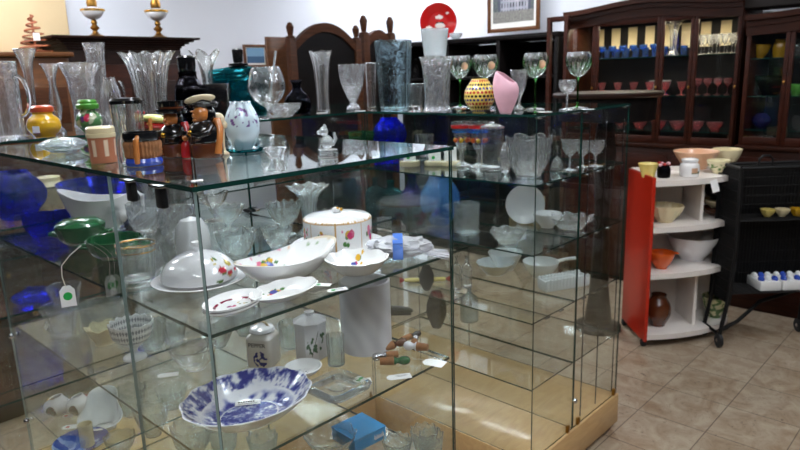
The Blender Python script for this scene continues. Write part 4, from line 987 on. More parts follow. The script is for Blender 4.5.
# cream hound-shaped handle figure
P, R = place(222, 155, 14, 'Atop', .7); h = hgt(P, 112)
r = thing('bone_figurine', 'cream bone-shaped figurine between the seaman jug and the pale blue vase', 'figurine', P, VIEW)
MB().lathe([(0, 0), (R*.9, 0), (R*.85, .04*h), (R*.5, .08*h), (0, .08*h)], 24).build('foot', 'bone_glaze', r)
MB().tube([(0, 0, .06*h), (0, 0, .2*h), (.001, 0, .5*h), (0, 0, .7*h)], [R*.5, R*.36, R*.42, R*.5], 16).build('stem', 'bone_glaze', r)
MB().ell((-R*.25, -.002, .82*h), (R*.95, R*.8, .17*h)).ell((R*.45, 0, .7*h), (R*.5, R*.5, .1*h)).ell((-R*.4, -R*.5, .7*h), (R*.45, R*.45, .08*h)).build('head', 'bone_glaze', r)
# pale blue vase
def violets(co, R, h):
    a = math.atan2(co.y, co.x); u = a*R; v = co.z
    n = noise.noise(Vector((co.x*95, co.y*95, co.z*95)))
    if .52 < v/h < .92 and n > .22 and (abs(a+2.5) < .8 or abs(a+.8) < .7): return (110, 80, 140)
    return (196, 216, 226)
o, P, R, h = vessel('footed_vase', 'pale blue vase painted with violets on a teal glass base', 'vase', 242, 152, 103, 34, 'Atop', 'round', 'painted_glaze', seg=90, parts='body', paint=violets, mod=sca(8, .10, .03))
for a in range(4):
    MB().ell((R*.72*math.cos(a*PI/2+.6), R*.72*math.sin(a*PI/2+.6), h*.16), (.010, .010, h*.155), u=16, v=10).build('foot', 'pale_blue_glass', o)
MB().lathe([(0, .0), (R*1.15, .0), (R*1.15, .004), (0, .004)], 40).build('base', 'teal_glass', o)
o, P, R, h = vessel('glass_dish', 'small dark-lined crystal dish on the near edge of the glass top', 'dish', 274, 159, 148, 24, 'Atop', 'dish', 'crystal', mod=flu(4, .12), t=.004)
# little bear on a glass block
P, R = place(327, 158, 22, 'Atop', .8); h = hgt(P, 125)
r = thing('glass_figurine', 'clear glass animal figurine on a square block on the nearest glass top', 'figurine', P, VIEW+.3)
MB().box((0, 0, .008), (R*1.7, R*1.2, .016), bevel=.002).build('block', 'clear_glass', r, smooth=False)
MB().ell((0, 0, .016+.2*h), (R*.55, R*.42, .23*h)).ell((-R*.25, 0, .016+.55*h), (R*.4, R*.36, .16*h)).ell((-R*.68, 0, .016+.52*h), (R*.24, R*.18, .07*h)).ell((-R*.15, R*.25, .016+.7*h), (R*.12, R*.08, .07*h)).ell((-R*.15, -R*.25, .016+.7*h), (R*.12, R*.08, .07*h)).tube([(R*.45, 0, .016+.1*h), (R*.8, 0, .016+.3*h), (R*.7, 0, .016+.5*h)], [.004, .004, .002], 10).build('animal', 'frosted_glass', r)
lay('small white tag lying on the near corner of the glass top', 197, 181, 'Atop', 20, L=.018, W=.013, string=False)

# ================================================================== ON THE REAR SHOWCASE TOP
vessel('flared_vase', 'large ribbed clear vase with a scalloped flared rim behind the toby jugs', 'vase', 149, 124, 53, 50, 'Dtop', 'flared', 'clear_glass', mod=lambda h: modf(flute=24, amp=.03, scallop=12, samp=.05, sz=.02, h=h), t=.004, clamp=.05)
o, P, R, h = vessel('black_decanter', 'dark smoked ribbed decanter behind the tall-hatted jug', 'decanter', 190, 126, 72, 28, 'Dtop', 'pot', 'smoke_glass', mod=flu(10, .05), parts='body')
MB().lathe([(0, h+.001), (R*.55, h+.001), (R*.62, h+.02), (R*.62, h+.05), (R*.5, h+.056), (0, h+.056)], 32).build('stopper', 'black_gloss', o)
P, R = place(211, 126, 38, 'Dtop', .5, .04); h = hgt(P, 84)
o = MB().box((0, 0, h/2), (R*1.9, R*.9, h), bevel=.003).build('black_box', 'black_gloss', None, P, VIEW); tag(o, 'glossy black box behind the seaman jug', 'box')
vessel('twisted_vase', 'clear vase with twisted looping rim left of the teal decanter', 'vase', 209, 119, 53, 27, 'Dtop', 'trumpet', 'clear_glass', mod=sca(5, .16, .05), t=.004)
# teal boot shaped decanter
P, R = place(239, 117, 62, 'Dtop', .5, .05); h = hgt(P, 66)
r = thing('teal_decanter', 'wide teal glass decanter with a black stopper', 'decanter', P, VIEW)
MB().lathe(shell([(a*R, b_*h) for a, b_ in sm([(.72, 0), (.9, .06), (.98, .3), (.96, .62), (1, .8), (.9, .92), (.5, .97), (.2, 1)])], .004), 56, lambda t, r_, z, k: (r_*(1+.035*math.sin(z*420)*(z > .3*h)), z, 1, .62)).build('body', 'teal_glass', r)
MB().lathe([(0, h+.0005), (.3*R, h+.0005), (.3*R, h+.010), (.2*R, h+.012), (0, h+.012)], 28).build('neck_ring', 'black_gloss', r)
MB().lathe([(0, h+.013), (.13*R, h+.013), (.15*R, h+.02), (.17*R, h+.066), (.15*R, h+.07), (0, h+.07)], 28).build('stopper', 'black_gloss', r)
MB().tube([(-.7*R, -.5*R, .75*h), (-.2*R, -.66*R, .55*h), (.3*R, -.62*R, .3*h)], .005, 10).tube([(-.9*R, -.3*R, .3*h), (-.75*R, -.5*R, .22*h), (-.45*R, -.6*R, .3*h)], .005, 10).build('applied_band', 'teal_glass', r)
o, P, R, h = vessel('brandy_snifter', 'oversized clear brandy snifter with a glass rod in it', 'glass', 267, 121, 67, 37, 'Dtop', 'brandy', 'clear_glass', t=.0022, foot=.6, parts='bowl')
MB().tube([(R*.1, .01, h*.4), (R*.62, .0, h*1.3)], .0045, 10).build('glass_rod', 'frosted_glass', o); o.rotation_euler = (0, 0, VIEW)
o, P, R, h = vessel('smoke_vase', 'dark smoked flared bottle vase between the snifter and the clear vase', 'vase', 297, 114, 80, 27, 'Dtop', 'decanter', 'smoke_glass', mod=flu(6, .06))
vessel('pressed_bowl', 'low crystal bowl at the foot of the snifter', 'bowl', 283, 119, 104, 34, 'Dtop', 'bowl', 'crystal', mod=cut(12, .04), t=.004)
vessel('column_vase', 'clear vase with a pinched wavy rim right of the smoked vase', 'vase', 323, 112, 52, 22, 'Dtop', 'flared', 'clear_glass', mod=sca(6, .08, .02), t=.0035)
vessel('celery_vase', 'thumbprint crystal vase with a sawtooth rim', 'vase', 353, 110, 65, 26, 'Dtop', 'footed', 'crystal', mod=lambda h: modf(cut=14, camp=.04, scallop=14, samp=.03, sz=.02, h=h), t=.004)
vessel('square_vase', 'slim square clear vase left of the tall blue vase', 'vase', 372, 110, 63, 14, 'Dtop', 'tumbler', 'clear_glass', seg=4, t=.004, rotz=VIEW+PI/4)
vessel('blue_vase', 'tall angular pale blue glass vase', 'vase', 395, 111, 41, 37, 'Btop', 'tumbler', 'pale_blue_glass', seg=8, t=.006, mod=cut(8, .02))
vessel('whisky_glass', 'short heavy clear tumbler right of the tall blue vase', 'glass', 413, 110, 84, 24, 'Btop', 'tumbler', 'clear_glass', t=.004, floor=.012, mod=flu(10, .02))
o, P, R, h = vessel('cut_vase', 'waisted cut crystal vase carrying an upturned frosted tumbler', 'vase', 438, 113, 57, 34, 'Btop', 'column', 'crystal', mod=cut(16, .04), t=.005)
P2 = P.copy(); P2.z = ZT+EPS+h+.0035; s = mpp(P2)
o = MB().lathe(shell([(10.5*s, 0), (11*s, .004), (14*s, 26*s)], .0025), 40).build('frosted_tumbler', 'frosted_glass', None, P2+Vector((-.006, .002, 0))); tag(o, 'frosted flared tumbler standing in the mouth of the cut vase', 'glass')
def hock(px, py, top, w, label):
    P, R = place(px, py, w, 'Btop', .85); h = hgt(P, top)
    r = thing('wine_goblet', label, 'glass', P, VIEW, 'green-stemmed wine goblets')
    MB().lathe([(0, 0), (R*.85, 0), (R*.83, .003), (R*.2, .008), (0, .009)], 40).build('foot', 'clear_glass', r)
    MB().lathe(sm([(.0005, .008), (R*.2, .009), (.0045, .02), (.004, h*.3), (.0045, h*.5), (R*.2, h*.56), (.0005, h*.565)]), 24).build('stem', 'green_stem_glass', r)
    MB().lathe(shell([(a*R, h*.56+b_*h*.44) for a, b_ in sm([(.12, 0), (.5, .1), (.86, .34), (1, .62), (.97, .84), (.88, 1)])], .0018), 48).build('bowl', 'clear_glass', r)
    mb = MB()                 # painted leaves and a pink blossom on the outside of the bowl
    for k in range(14):
        a = 2*PI*k/14; pts = []
        for q in range(7):
            u = .12+.12*q; rr = R*(.12+.9*math.sin(min(1, u*1.5)*PI/2))*1.01; pts.append((rr*math.cos(a+q*.07), rr*math.sin(a+q*.07), h*.565+u*h*.44))
        mb.tube(pts, [.0006, .0014, .002, .002, .0018, .0012, .0004], 6)
    mb.build('painted_leaves', 'green_stem_glass', r)
    return r, R, h
for px, py, tp, w, lb, bl in ((461, 108, 56, 22, 'green-stemmed goblet furthest left, partly behind the patterned vase', True), (487, 108, 55, 24, 'green-stemmed goblet right behind the patterned round vase', True), (537, 110, 53, 24, 'green-stemmed goblet right of the pink vase', True), (580, 110, 52, 24, 'green-stemmed goblet at the right end of the rear showcase top', False)):
    r, R, h = hock(px, py, tp, w, lb)
    if bl: MB().ell((R*.35, -R*.86, h*.80), (R*.30, .004, h*.075)).build('painted_blossom', 'peach_ceramic', r)
def mosaic(co, R, h):
    a = math.atan2(co.y, co.x); v = co.z/h*9; i = int(v); u = a/(2*PI)*24+(.5 if i % 2 else 0)
    du, dv = (u % 1)-.5, (v % 1)-.5
    if du*du+dv*dv < .13: return ((36, 44, 110), (30, 30, 36), (180, 44, 40))[i % 3]
    return (226, 196, 96)
vessel('mosaic_vase', 'round yellow vase with rows of blue, red and black spots', 'vase', 481, 113, 79, 31, 'Btop', 'round', 'painted_glaze', seg=240, paint=mosaic, t=.003)
P, R = place(507, 116, 25, 'Btop', .6); h = hgt(P, 77)
r = thing('pink_vase', 'pale pink satin vase shaped like a folded petal', 'vase', P, VIEW)
MB().lathe(shell([(a*R, b_*h) for a, b_ in sm([(.42, 0), (.5, .05), (.86, .4), (.98, .7), (.82, .94), (.7, 1)])], .003), 48, lambda t, r_, z, k: (r_*(1+.12*math.cos(2*t+1)*(z/h)), z-.16*h*(z/h)**2*math.cos(t+.5), 1, .7)).build('body', 'pink_satin', r)
o, P, R, h = vessel('square_goblet', 'clear footed goblet with a square bowl beside the pink vase', 'glass', 520, 110, 70, 18, 'Btop', 'pedestal', 'crystal', seg=8, t=.003)
vessel('cordial_glass', 'small cut cordial glass left of the last goblet', 'glass', 568, 110, 80, 17, 'Btop', 'goblet', 'crystal', mod=cut(8, .03))
for i, (px, py, mt, lb) in enumerate(((461, 111, 'chrome', 'silver stopper lying in front of the left goblet'), (471, 112, 'black_gloss', 'black-ended stopper lying beside the silver stopper'), (490, 113, 'black_gloss', 'dark stopper lying in front of the patterned vase'))):
    P = at(px, py, ZT); P.z = ZT+.0075; r = thing('bottle_stopper', lb, 'stopper', P, VIEW+.1*i)
    M = Matrix.Rotation(PI/2, 4, 'Y')
    MB().lathe([(0, -.02), (.0065, -.02), (.006, .0), (0, .0)], 18, M=M).build('cap', mt, r); MB().lathe([(0, .0005), (.0045, .0005), (.0035, .02), (0, .02)], 16, M=M).build('cork', 'chrome' if i else 'cork', r)
for px, py, lb in ((322, 113, 'white price label at the foot of the pinched-rim vase'), (360, 111, 'white price label at the foot of the thumbprint vase'), (545, 112, 'white price label in front of the goblet right of the pink vase'), (588, 109.5, 'white price label at the right end of the rear showcase top')):
    lay(lb, px, py, 'Btop', 0, L=.05, W=.02, string=False)

# ================================================================== FRONT SHOWCASE, UPPER SHELF
vessel('cobalt_vase', 'large cobalt blue glass bowl vase at the far left edge', 'vase', 8, 222, 172, 58, 'Done', 'round', 'cobalt_glass', t=.004)
vessel('cobalt_bowl', 'big cobalt blue mixing bowl behind the white gravy boat', 'bowl', 91, 214, 181, 76, 'Done', 'open_bowl', 'cobalt_glass', t=.004)
vessel('cobalt_cup', 'small cobalt blue cup left of the green dishes', 'cup', 36, 238, 214, 30, 'Aone', 'cup', 'cobalt_glass')
vessel('cobalt_cup', 'small cobalt blue cup tucked behind the front green dish', 'cup', 58, 233, 212, 28, 'Aone', 'cup', 'cobalt_glass')
def boat(sp, lift):      # pouring lip one end
    return lambda h: (lambda t, r, z, k: (r*(1+.0*t), z+lift*h*(z/h)**2*(-math.cos(t)**3 if math.cos(t) < 0 else .5*math.cos(t)**4), 1+(.35*(z/h)*max(0, -math.cos(t))**3), sp))
vessel('cobalt_jar', 'tall cobalt blue jar standing lower down at the far left', 'jar', 38, 392, 325, 40, 'Dthree', 'jar', 'cobalt_glass', t=.004)
o, P, R, h = vessel('gravy_boat', 'white porcelain gravy boat with a curved handle', 'gravy boat', 97, 233, 198, 60, 'Aone', 'cup', 'white_porcelain', mod=boat(.62, .30), parts='body', foot=.5, clamp=.05)
MB().tube([(R*.92, 0, h*.8), (R*1.18, 0, h*1.28), (R*1.42, 0, h*1.05), (R*1.38, 0, h*.55), (R*.9, 0, h*.3)], [.005, .006, .006, .005, .005], 12).build('handle', 'white_porcelain', o); o.rotation_euler = (0, 0, VIEW)
def lidded_green(label, px, py, top, w, lid):
    o, P, R, h = vessel('green_dish', label, 'dish', px, py, top, w, 'Aone', 'cup', 'green_ceramic', parts='dish', t=.004, mod=flu(12, .015), clamp=.05)
    if lid:
        MB().lathe([(0, h+.001), (R*1.02, h+.001), (R*1.02, h+.006), (R*.7, h+.018), (0, h+.022)], 44, modf(flute=12, amp=.02, h=.5, zmin=-1)).build('lid', 'green_ceramic', o)
    for a in (VIEW+PI+.2, VIEW+.1):
        M = Matrix.Rotation(a, 4, 'Z'); MB().tube([M @ Vector(p) for p in ((R*.86, -.016, h*.62), (R*1.2, -.012, h*.7), (R*1.28, 0, h*.7), (R*1.2, .012, h*.7), (R*.86, .016, h*.62))], .004, 8).build('handle', 'green_ceramic', o)
    return P, R, h
lidded_green('dark green lidded dish furthest left of the green pair', 76, 248, 226, 46, True)
gP, gR, gh = lidded_green('dark green open casserole in front of the gravy boat', 110, 262, 238, 54, False)
o, P, R, h = vessel('gold_rim_glass', 'clear glass tumbler with two gold bands', 'glass', 135, 282, 243, 38, 'Aone', 'tumbler', 'clear_glass', parts='glass', mod=flu(10, .02))
for z in (.97, .80): MB().tube([((R*.985-(1-z)*R*.12)*math.cos(2*PI*k/40), (R*.985-(1-z)*R*.12)*math.sin(2*PI*k/40), z*h) for k in range(40)], .0012, 6, close=True).build('gold_band', 'gold', o)
MB().tube([(R*.9*math.cos(2.6+q*.1), R*.9*math.sin(2.6+q*.1), h*.6+q*.0) for q in range(2)], .001, 6)  if False else None
# plate with dome, the tall white cover behind it
P, R = place(189, 297, 104, 'Aone', .72, .104); s = mpp(P)
R = min(R, .092)
cols, spots = bouquet(0, 0, 1, 5)
o = MB().lathe([(0, 0), (R*.55, 0), (R*.6, .003), (R*.98, .014), (R, .0155), (R*.97, .0165), (R*.6, .007), (R*.55, .0055), (0, .005)], 72).build('serving_plate', 'white_porcelain', None, P); tag(o, 'round white plate under the domed cover', 'plate')
def dome_paint(co):
    a = math.atan2(co.y, co.x); u = (a+1.05)*1.5; v = (co.z/.052-.62)*1.7
    for x, y, q, c in spots:
        if (u-x)**2+(v-y)**2 < q*q*.9: return ((186, 34, 60), (214, 90, 120), (90, 120, 60), (190, 170, 80), (170, 60, 110))[c]
    return (238, 238, 240)
r = thing('domed_cover', 'white domed cover with a spray of red roses and a round knob', 'cover', (P.x, P.y, P.z+.0075), 0)
Rd = R*.80
MB().lathe([(Rd, .010)]+[(Rd*math.cos(PI/2*k/22), .010+.052*math.sin(PI/2*k/22)) for k in range(1, 22)]+[(0, .062), (0, .058)]+[(Rd*.95*math.sin(PI/2*k/14), .010+.047*math.cos(PI/2*k/14)) for k in range(1, 15)]+[(Rd, .010)], 150).build('dome', 'painted_porcelain', r, paint=dome_paint)
MB().lathe([(0, .0615), (.006, .0615), (.005, .066), (.011, .073), (.010, .081), (0, .084)], 28).build('knob', 'white_porcelain', r)
P, R = place(197, 262, 33, 'Aone', .6); P = at(199, 268, 1.325+EPS)+HD*.02; P.z = 1.325+EPS
P = at(195, 262, 1.325+EPS); P.x = max(P.x, .2)
h = hgt(P, 217); R = 17*mpp(P)
o = MB().lathe(shell([(R*.92, 0), (R*.98, .004), (R, h*.5), (R*.9, h*.78), (R*.6, h*.95), (R*.12, h)], .003), 44).build('tall_cover', 'milky_glass', None, P); tag(o, 'tall milky bullet-shaped cover behind the domed plate', 'cover')
# two oval plates with maroon bands
def band_paint(co, R):
    u, v = co.x/R, co.y/(R*.68); q = math.sqrt(u*u+v*v)
    if .60 < q < .69 and (math.atan2(v, u)*7/PI % 2) < 1.7: return (126, 22, 56)
    for x, y, rr, c in SP1:
        if (u-x)**2+(v-y)**2 < rr*rr: return ((190, 50, 90), (214, 120, 150), (90, 120, 80), (200, 170, 90), (150, 60, 110))[c]
    return (240, 239, 238)
SP1 = bouquet(0, -.05, .36, 9)[1]
P = at(229, 317, 1.325+EPS)+HD*.03; P.z = 1.325+EPS; P.x = max(P.x, .075)+.0; P.y = max(P.y, .045)
Rp = 35*mpp(P)
def oplate(P, lab):
    R = Rp; z = lambda q: .002+.012*max(0, (q-.55)/.45)**1.3
    prof = [(0, 0), (R*.5, 0)]+[(R*q, z(q)-.001) for q in (.55, .7, .85, 1)]+[(R*q, z(q)+.0022) for q in [1-.02*k for k in range(51)] if q > .02]+[(0, .0042)]
    o = MB().lathe(prof, 120, lambda t, r, zz, k: (r, zz, 1, .68)).build('oval_plate', 'painted_porcelain', None, P, .3, paint=lambda co: band_paint(co, R)); return tag(o, lab, 'plate', None)
oplate(P, 'lower of two small oval plates with a maroon band'); oplate(P+Vector((.002, .001, .0048)), 'upper of two small oval plates, maroon band and rose centre showing')
# long floral boat dish
def floral(seed, cu=.26, cv=.3, dots=False, rim=(232, 216, 190), inner=True):
    sp = bouquet(0, 0, .46, seed)[1]; rs = random.Random(seed*3)
    rimdots = [(a*2*PI/26, rs.choice(((206, 60, 100), (226, 140, 60), (90, 130, 70), (120, 70, 150)))) for a in range(26)]
    def f(co, R, sy, h):
        u, v = co.x/R, co.y/(R*sy); q = math.sqrt(u*u+v*v)
        if outside(co): return (243, 242, 241)
        if q > .99: return rim
        if dots and .90 < q < .94:
            a = math.atan2(v, u) % (2*PI); i = int(a/(2*PI)*26); fr = a/(2*PI)*26-i
            if .35 < fr < .62 and i % 3: return tuple(130+.5*c for c in rimdots[i][1])
        u -= cu; v -= cv
        if not outside(co) and inner:
            for x, y, rr, c in sp:
                if (u-x*.8)**2+((v-y*.42)*1.3)**2 < (rr*1.1)**2: return ((196, 40, 90), (226, 120, 150), (80, 130, 70), (226, 176, 60), (80, 90, 170))[c]
        return (242, 241, 240)
    return f
def dense(o_, R, h, flat=.5):      # outline with many rings so that the painted pattern is crisp
    out_ = [(R*flat, 0)]+[(R*(flat+(1-flat)*(k/24)**.8), h*(k/24)**1.25) for k in range(1, 25)]
    t = .003; inn = [(max(r-t, .0006), z+(t if k == 0 else t*.4)) for k, (r, z) in enumerate(out_)][::-1]
    base = [(R*flat*(1-k/22), t) for k in range(1, 22)]
    return [(0, 0)]+out_+inn+base+[(0, t)]
def oval_dish(name, label, px, py, top, w, reg, sy, rotz, pf, scal=None, flat=.5, mat='painted_porcelain', seg=150, cat='dish', foot=.5, dx=0, dy=0):
    z = REG[reg][0]+EPS; c = math.sqrt((.6893*math.cos(rotz)-.7245*math.sin(rotz))**2+(sy*(.6893*math.sin(rotz)+.7245*math.cos(rotz)))**2)
    P = at(px, py, z); R = w*mpp(P)/2/c
    P = P+HD*R*foot*sy; R = w*mpp(P)/2/c; P.z = z; P.x += dx; P.y += dy; h = hgt(P, top)
    def md(t, r, zz, k):
        w_ = (zz/h)**2 if h else 0
        rr = r*(1+(scal[1]*w_*math.cos(scal[0]*t) if scal else 0)); return rr, zz+(scal[2]*h*w_*math.cos(scal[0]*t) if scal else 0), 1, sy
    o = MB().lathe(dense(None, R, h, flat), seg, md).build(name, mat, None, P, rotz, paint=lambda co: pf(co, R, sy, h)); tag(o, label, cat); return o, P, R, h
oval_dish('boat_dish', 'long white boat-shaped dish with floral rim left of the butter dish', 287, 280, 253, 88, 'Aone', .52, .12, floral(3, -.1, .70, True), (2, .06, .16))
oval_dish('oval_dish', 'small white lobed oval dish in front of the long boat dish', 289, 304, 288, 64, 'Aone', .62, .12, floral(11, .0, .60), (10, .02, .03), dx=.004, dy=.024)
oval_dish('lobed_bowl', 'white scalloped bowl with a rose spray in front of the butter dish', 362, 277, 257, 64, 'Aone', 1.0, 0, floral(21, .42, .46), (10, .022, .035), seg=180, cat='bowl', dx=-.004, dy=.012)
# butter dish
P = at(352, 251, 1.325+EPS)+HD*.065; P.z = 1.325+EPS; Rb = 46*mpp(P)
P.x = min(P.x, WA-.014-Rb)
o = MB().lathe([(0, 0), (Rb*.6, 0), (Rb*.64, .003), (Rb, .012), (Rb*.985, .0145), (Rb*.64, .006), (Rb*.6, .005), (0, .005)], 80).build('butter_plate', 'white_porcelain', None, P); tag(o, 'white underplate of the round butter dish', 'plate')
r = thing('butter_dish', 'round lidded white butter dish with flower panels and a gold rose knob', 'butter dish', (P.x, P.y, P.z+.0075)); Rl = 34*mpp(P); hl = hgt(P, 216)-.009
PS = [bouquet(0, 0, .55, 30+k)[1] for k in range(8)]
def bd_paint(co):
    a = (math.atan2(co.y, co.x) % (2*PI))/(2*PI)*8; i = int(a) % 8; u = (a-int(a)-.5)*2; v = (co.z/hl-.5)*1.5; rr = math.hypot(co.x, co.y)
    if rr > Rl*.985:
        if abs(u) > .95 or co.z > hl*.965: return (206, 160, 90)
        for x, y, q, c in PS[i]:
            if (u-x)**2+(v-y)**2 < (q*1.7)**2: return ((206, 60, 110), (226, 130, 160), (80, 130, 70), (220, 170, 60), (90, 90, 180))[c]
    return (243, 242, 241)
MB().lathe([(0, 0), (Rl, 0)]+[(Rl, hl*k/30) for k in range(1, 30)]+[(Rl*.985, hl), (Rl*.9, hl+.004), (Rl*.5, hl+.009), (0, hl+.011)], 260).build('lid', 'painted_porcelain', r, paint=bd_paint)
k_ = MB().ell((-.004, 0, hl+.016), (.010, .008, .008)).ell((.007, .003, hl+.014), (.007, .006, .006)).build('knob', 'white_porcelain', r)
MB().ell((.010, -.004, hl+.016), (.004, .004, .004)).ell((-.002, -.005, hl+.021), (.004, .004, .003)).build('gilding', 'gold', k_)
# bubble-wrapped bundle with blue tape
P = at(414, 264, 1.325+EPS)+HD*.03; P.z = 1.325+EPS
r = thing('wrapped_bundle', 'small dishes in clear plastic wrap held with blue tape', 'bundle', (min(P.x, .522), max(P.y, .075), P.z), VIEW)
mb = MB()
bmesh.ops.create_icosphere(mb.bm, subdivisions=4, radius=1)
for v in mb.bm.verts:
    n = noise.noise(v.co*2.6)*.20+noise.noise(v.co*7)*.10
    v.co = Vector((v.co.x*.070*(1+n), v.co.y*.042*(1+n), max(0, (v.co.z*.5+.5))*.046*(1+n*.8)+.0003))
mb.build('plastic_wrap', 'plastic_wrap', r, smooth=True, angle=25)
for q in range(4): MB().lathe([(0, .004+q*.006), (.022, .004+q*.006), (.034, .009+q*.006), (.033, .0104+q*.006), (.021, .0065+q*.006), (0, .0065+q*.006)], 36, M=Matrix.Translation((-.012, 0, 0))).build('small_dish', 'matte_white', r)
MB().box((-.004, -.045, .024), (.022, .003, .034), tilt=(-.5, 0, 0), bevel=.001).box((-.004, -.014, .046), (.022, .05, .002), tilt=(.22, 0, 0)).build('tape', 'blue_tape', r)
mb = MB()
for k in range(7):
    a = -.55+k*.18; mb.box((.065+.014*math.cos(a), .03*math.sin(a*1.7)-.008, .008+.002*(k % 3)), (.06, .007, .002), tilt=(.3*(k % 3-1), .15, a*.8))
mb.build('loose_wrap', 'plastic_wrap', r)
lay('white tag with green dot under the rim of the long boat dish', 322, 285, 'Aone', -12, L=.036, W=.018, dot='green_sticker', string=False)
lay('white tag with green dot in front of the scalloped bowl', 337, 290, 'Aone', 22, L=.040, W=.018, dot='green_sticker', lines=2)
lay('blank white tag beside the maroon-banded plates', 232, 297, 'Aone', 24, L=.05, W=.008, string=False)
# hanging tag on the casserole handle
O_ = atX(78, 247, -.014); sp_ = mpp(O_)
r = thing('price_tag', 'white hang tag with a green dot dangling by string from the dark green casserole', 'price tag', O_, VIEW+.45)
L_ = lambda px, py, y=0: Vector(((px-78)*sp_, y, (247-py)*sp_))
MB().tube([L_(81, 246), L_(70, 254), L_(61, 264), L_(60, 275), L_(62, 287)], .0008, 6).build('string', 'string', r)
ctr = L_(62.5, 296); hx, hz = 7*sp_, 11*sp_
mb = MB(); mb.prism([(-hx, -hz), (hx, -hz), (hx, hz*.55), (hx*.45, hz), (-hx*.45, hz), (-hx, hz*.55)], -.0004, .0004)
bmesh.ops.transform(mb.bm, matrix=Matrix.Translation(ctr) @ Matrix.Rotation(PI/2, 4, 'X'), verts=mb.bm.verts)
mb.build('card', 'paper', r, smooth=False)
MB().lathe([(0, 0), (hx*.6, 0), (hx*.6, .0003), (0, .0003)], 24, M=Matrix.Translation(ctr+Vector((0, -.0005, 0))) @ Matrix.Rotation(PI/2, 4, 'X')).build('dot_sticker', 'green_sticker', r, smooth=False)
# pressed glass at the back and right of the upper shelf
for px, py, tp, w, shp, mt, lb, nm, md in (
    (143, 236, 203, 34, 'cup', 'crystal', 'dark-patterned crystal cup behind the gold-rimmed tumbler', 'glass_cup', cut(10, .05)),
    (176, 246, 208, 38, 'cup', 'crystal', 'dark-patterned crystal cup left of the tall milky cover', 'glass_cup', cut(12, .05)),
    (150, 214, 180, 30, 'straight', 'clear_glass', 'plain clear tumbler at the back left of the upper shelf', 'glass_tumbler', flu(12, .02)),
    (178, 210, 178, 28, 'straight', 'clear_glass', 'plain clear tumbler at the back behind the crystal cups', 'glass_tumbler', flu(16, .02)),
    (235, 262, 232, 40, 'bowl', 'pressed_glass', 'pressed glass bowl between the milky cover and the boat dish', 'glass_bowl', sca(10, .06, .05)),
    (226, 233, 207, 34, 'pedestal', 'pressed_glass', 'pressed glass compote behind the milky cover', 'glass_compote', sca(12, .06, .05)),
    (284, 238, 204, 36, 'pedestal', 'pressed_glass', 'pressed glass compote left of the tall stacked compote', 'glass_compote', sca(14, .05, .05)),
    (276, 250, 228, 30, 'bowl', 'pressed_glass', 'pressed glass bowl behind the long boat dish', 'glass_bowl', sca(8, .06, .06)),
    (309, 238, 186, 40, 'trumpet', 'pressed_glass', 'tall ribbed compote with a wavy rim left of the butter dish', 'glass_compote', lambda h: modf(flute=16, amp=.04, scallop=8, samp=.06, sz=.02, h=h)),
    (330, 232, 212, 30, 'bowl', 'pressed_glass', 'low pressed glass bowl behind the butter dish', 'glass_bowl', sca(10, .05, .05)),
    (213, 222, 192, 30, 'wine', 'clear_glass', 'clear stem glass standing furthest back on the upper shelf', 'stem_glass', None),
    (110, 232, 205, 24, 'straight', 'clear_glass', 'clear glass behind the gravy boat handle', 'glass_tumbler', flu(10, .03))):
    vessel(nm, lb, {'glass_cup': 'cup', 'glass_tumbler': 'glass', 'glass_bowl': 'bowl', 'glass_compote': 'compote', 'stem_glass': 'glass'}[nm], px, py, tp, w, 'Aone', shp, mt, mod=md)

# ================================================================== FRONT SHOWCASE, MIDDLE SHELF
def blue_paint(co, R, sy, h):
    u, v = co.x/R, co.y/(R*sy); q = math.sqrt(u*u+v*v); a = math.atan2(v, u)
    if q > .972: return (232, 234, 242)
    n = noise.noise(Vector((u*7, v*7, 2))); n2 = noise.noise(Vector((u*19, v*19, 5)))
    def mixc(t):
        t = max(0, min(1, t)); return tuple(a_+(b_-a_)*t for a_, b_ in zip((238, 239, 243), (30, 44, 134)))
    if outside(co): return (236, 237, 240)
    n3 = noise.noise(Vector((u*40, v*40, 8))); fa = u*.69-v*.72; fb = u*.72+v*.69
    if q > .74:
        return mixc((n*1.2+n2*.8+n3*.4+.3*math.sin(a*6+1)+.38-3*max(0, .82-q))*1.3)
    sw = .75+n*.7+n2*.6+n3*.4+.25*math.sin(fb*22+fa*4+n*4)
    edge = max(0, min(1, (.60+.45*fa-fb+.35*n)*4))*max(0, min(1, (.72-q)*8))
    return mixc(sw*edge)
o, bP, bR, bh = oval_dish('transferware_bowl', 'large oval white bowl with blue transfer decoration inside', 235, 451, 394, 129, 'Atwo', .84, -.05, blue_paint, (12, .018, .022), flat=.46, seg=260, cat='bowl', foot=.55, dx=.047, dy=.046)
P = bP+Vector((0, 0, .0055))
r = thing('price_label', 'small white price label lying inside the blue transferware bowl', 'label', P+Vector((.020, .034, .002)), VIEW+.2); r.rotation_euler = (0, 0, VIEW+.15)
MB().box((0, 0, .0006), (.050, .017, .0008)).build('card', 'paper', r, smooth=False)
mb = MB()
for k in range(7): mb.box((-.018+.0048*k, .0035, .0012), (.0036, .0045-.001*(k % 2), .0003))
mb.build('printed_line', 'ink', r, smooth=False); MB().box((0, -.003, .0012), (.04, .0012, .0003)).box((.0, -.0058, .0012), (.036, .001, .0003)).build('small_print', 'grey_ink', r, smooth=False)
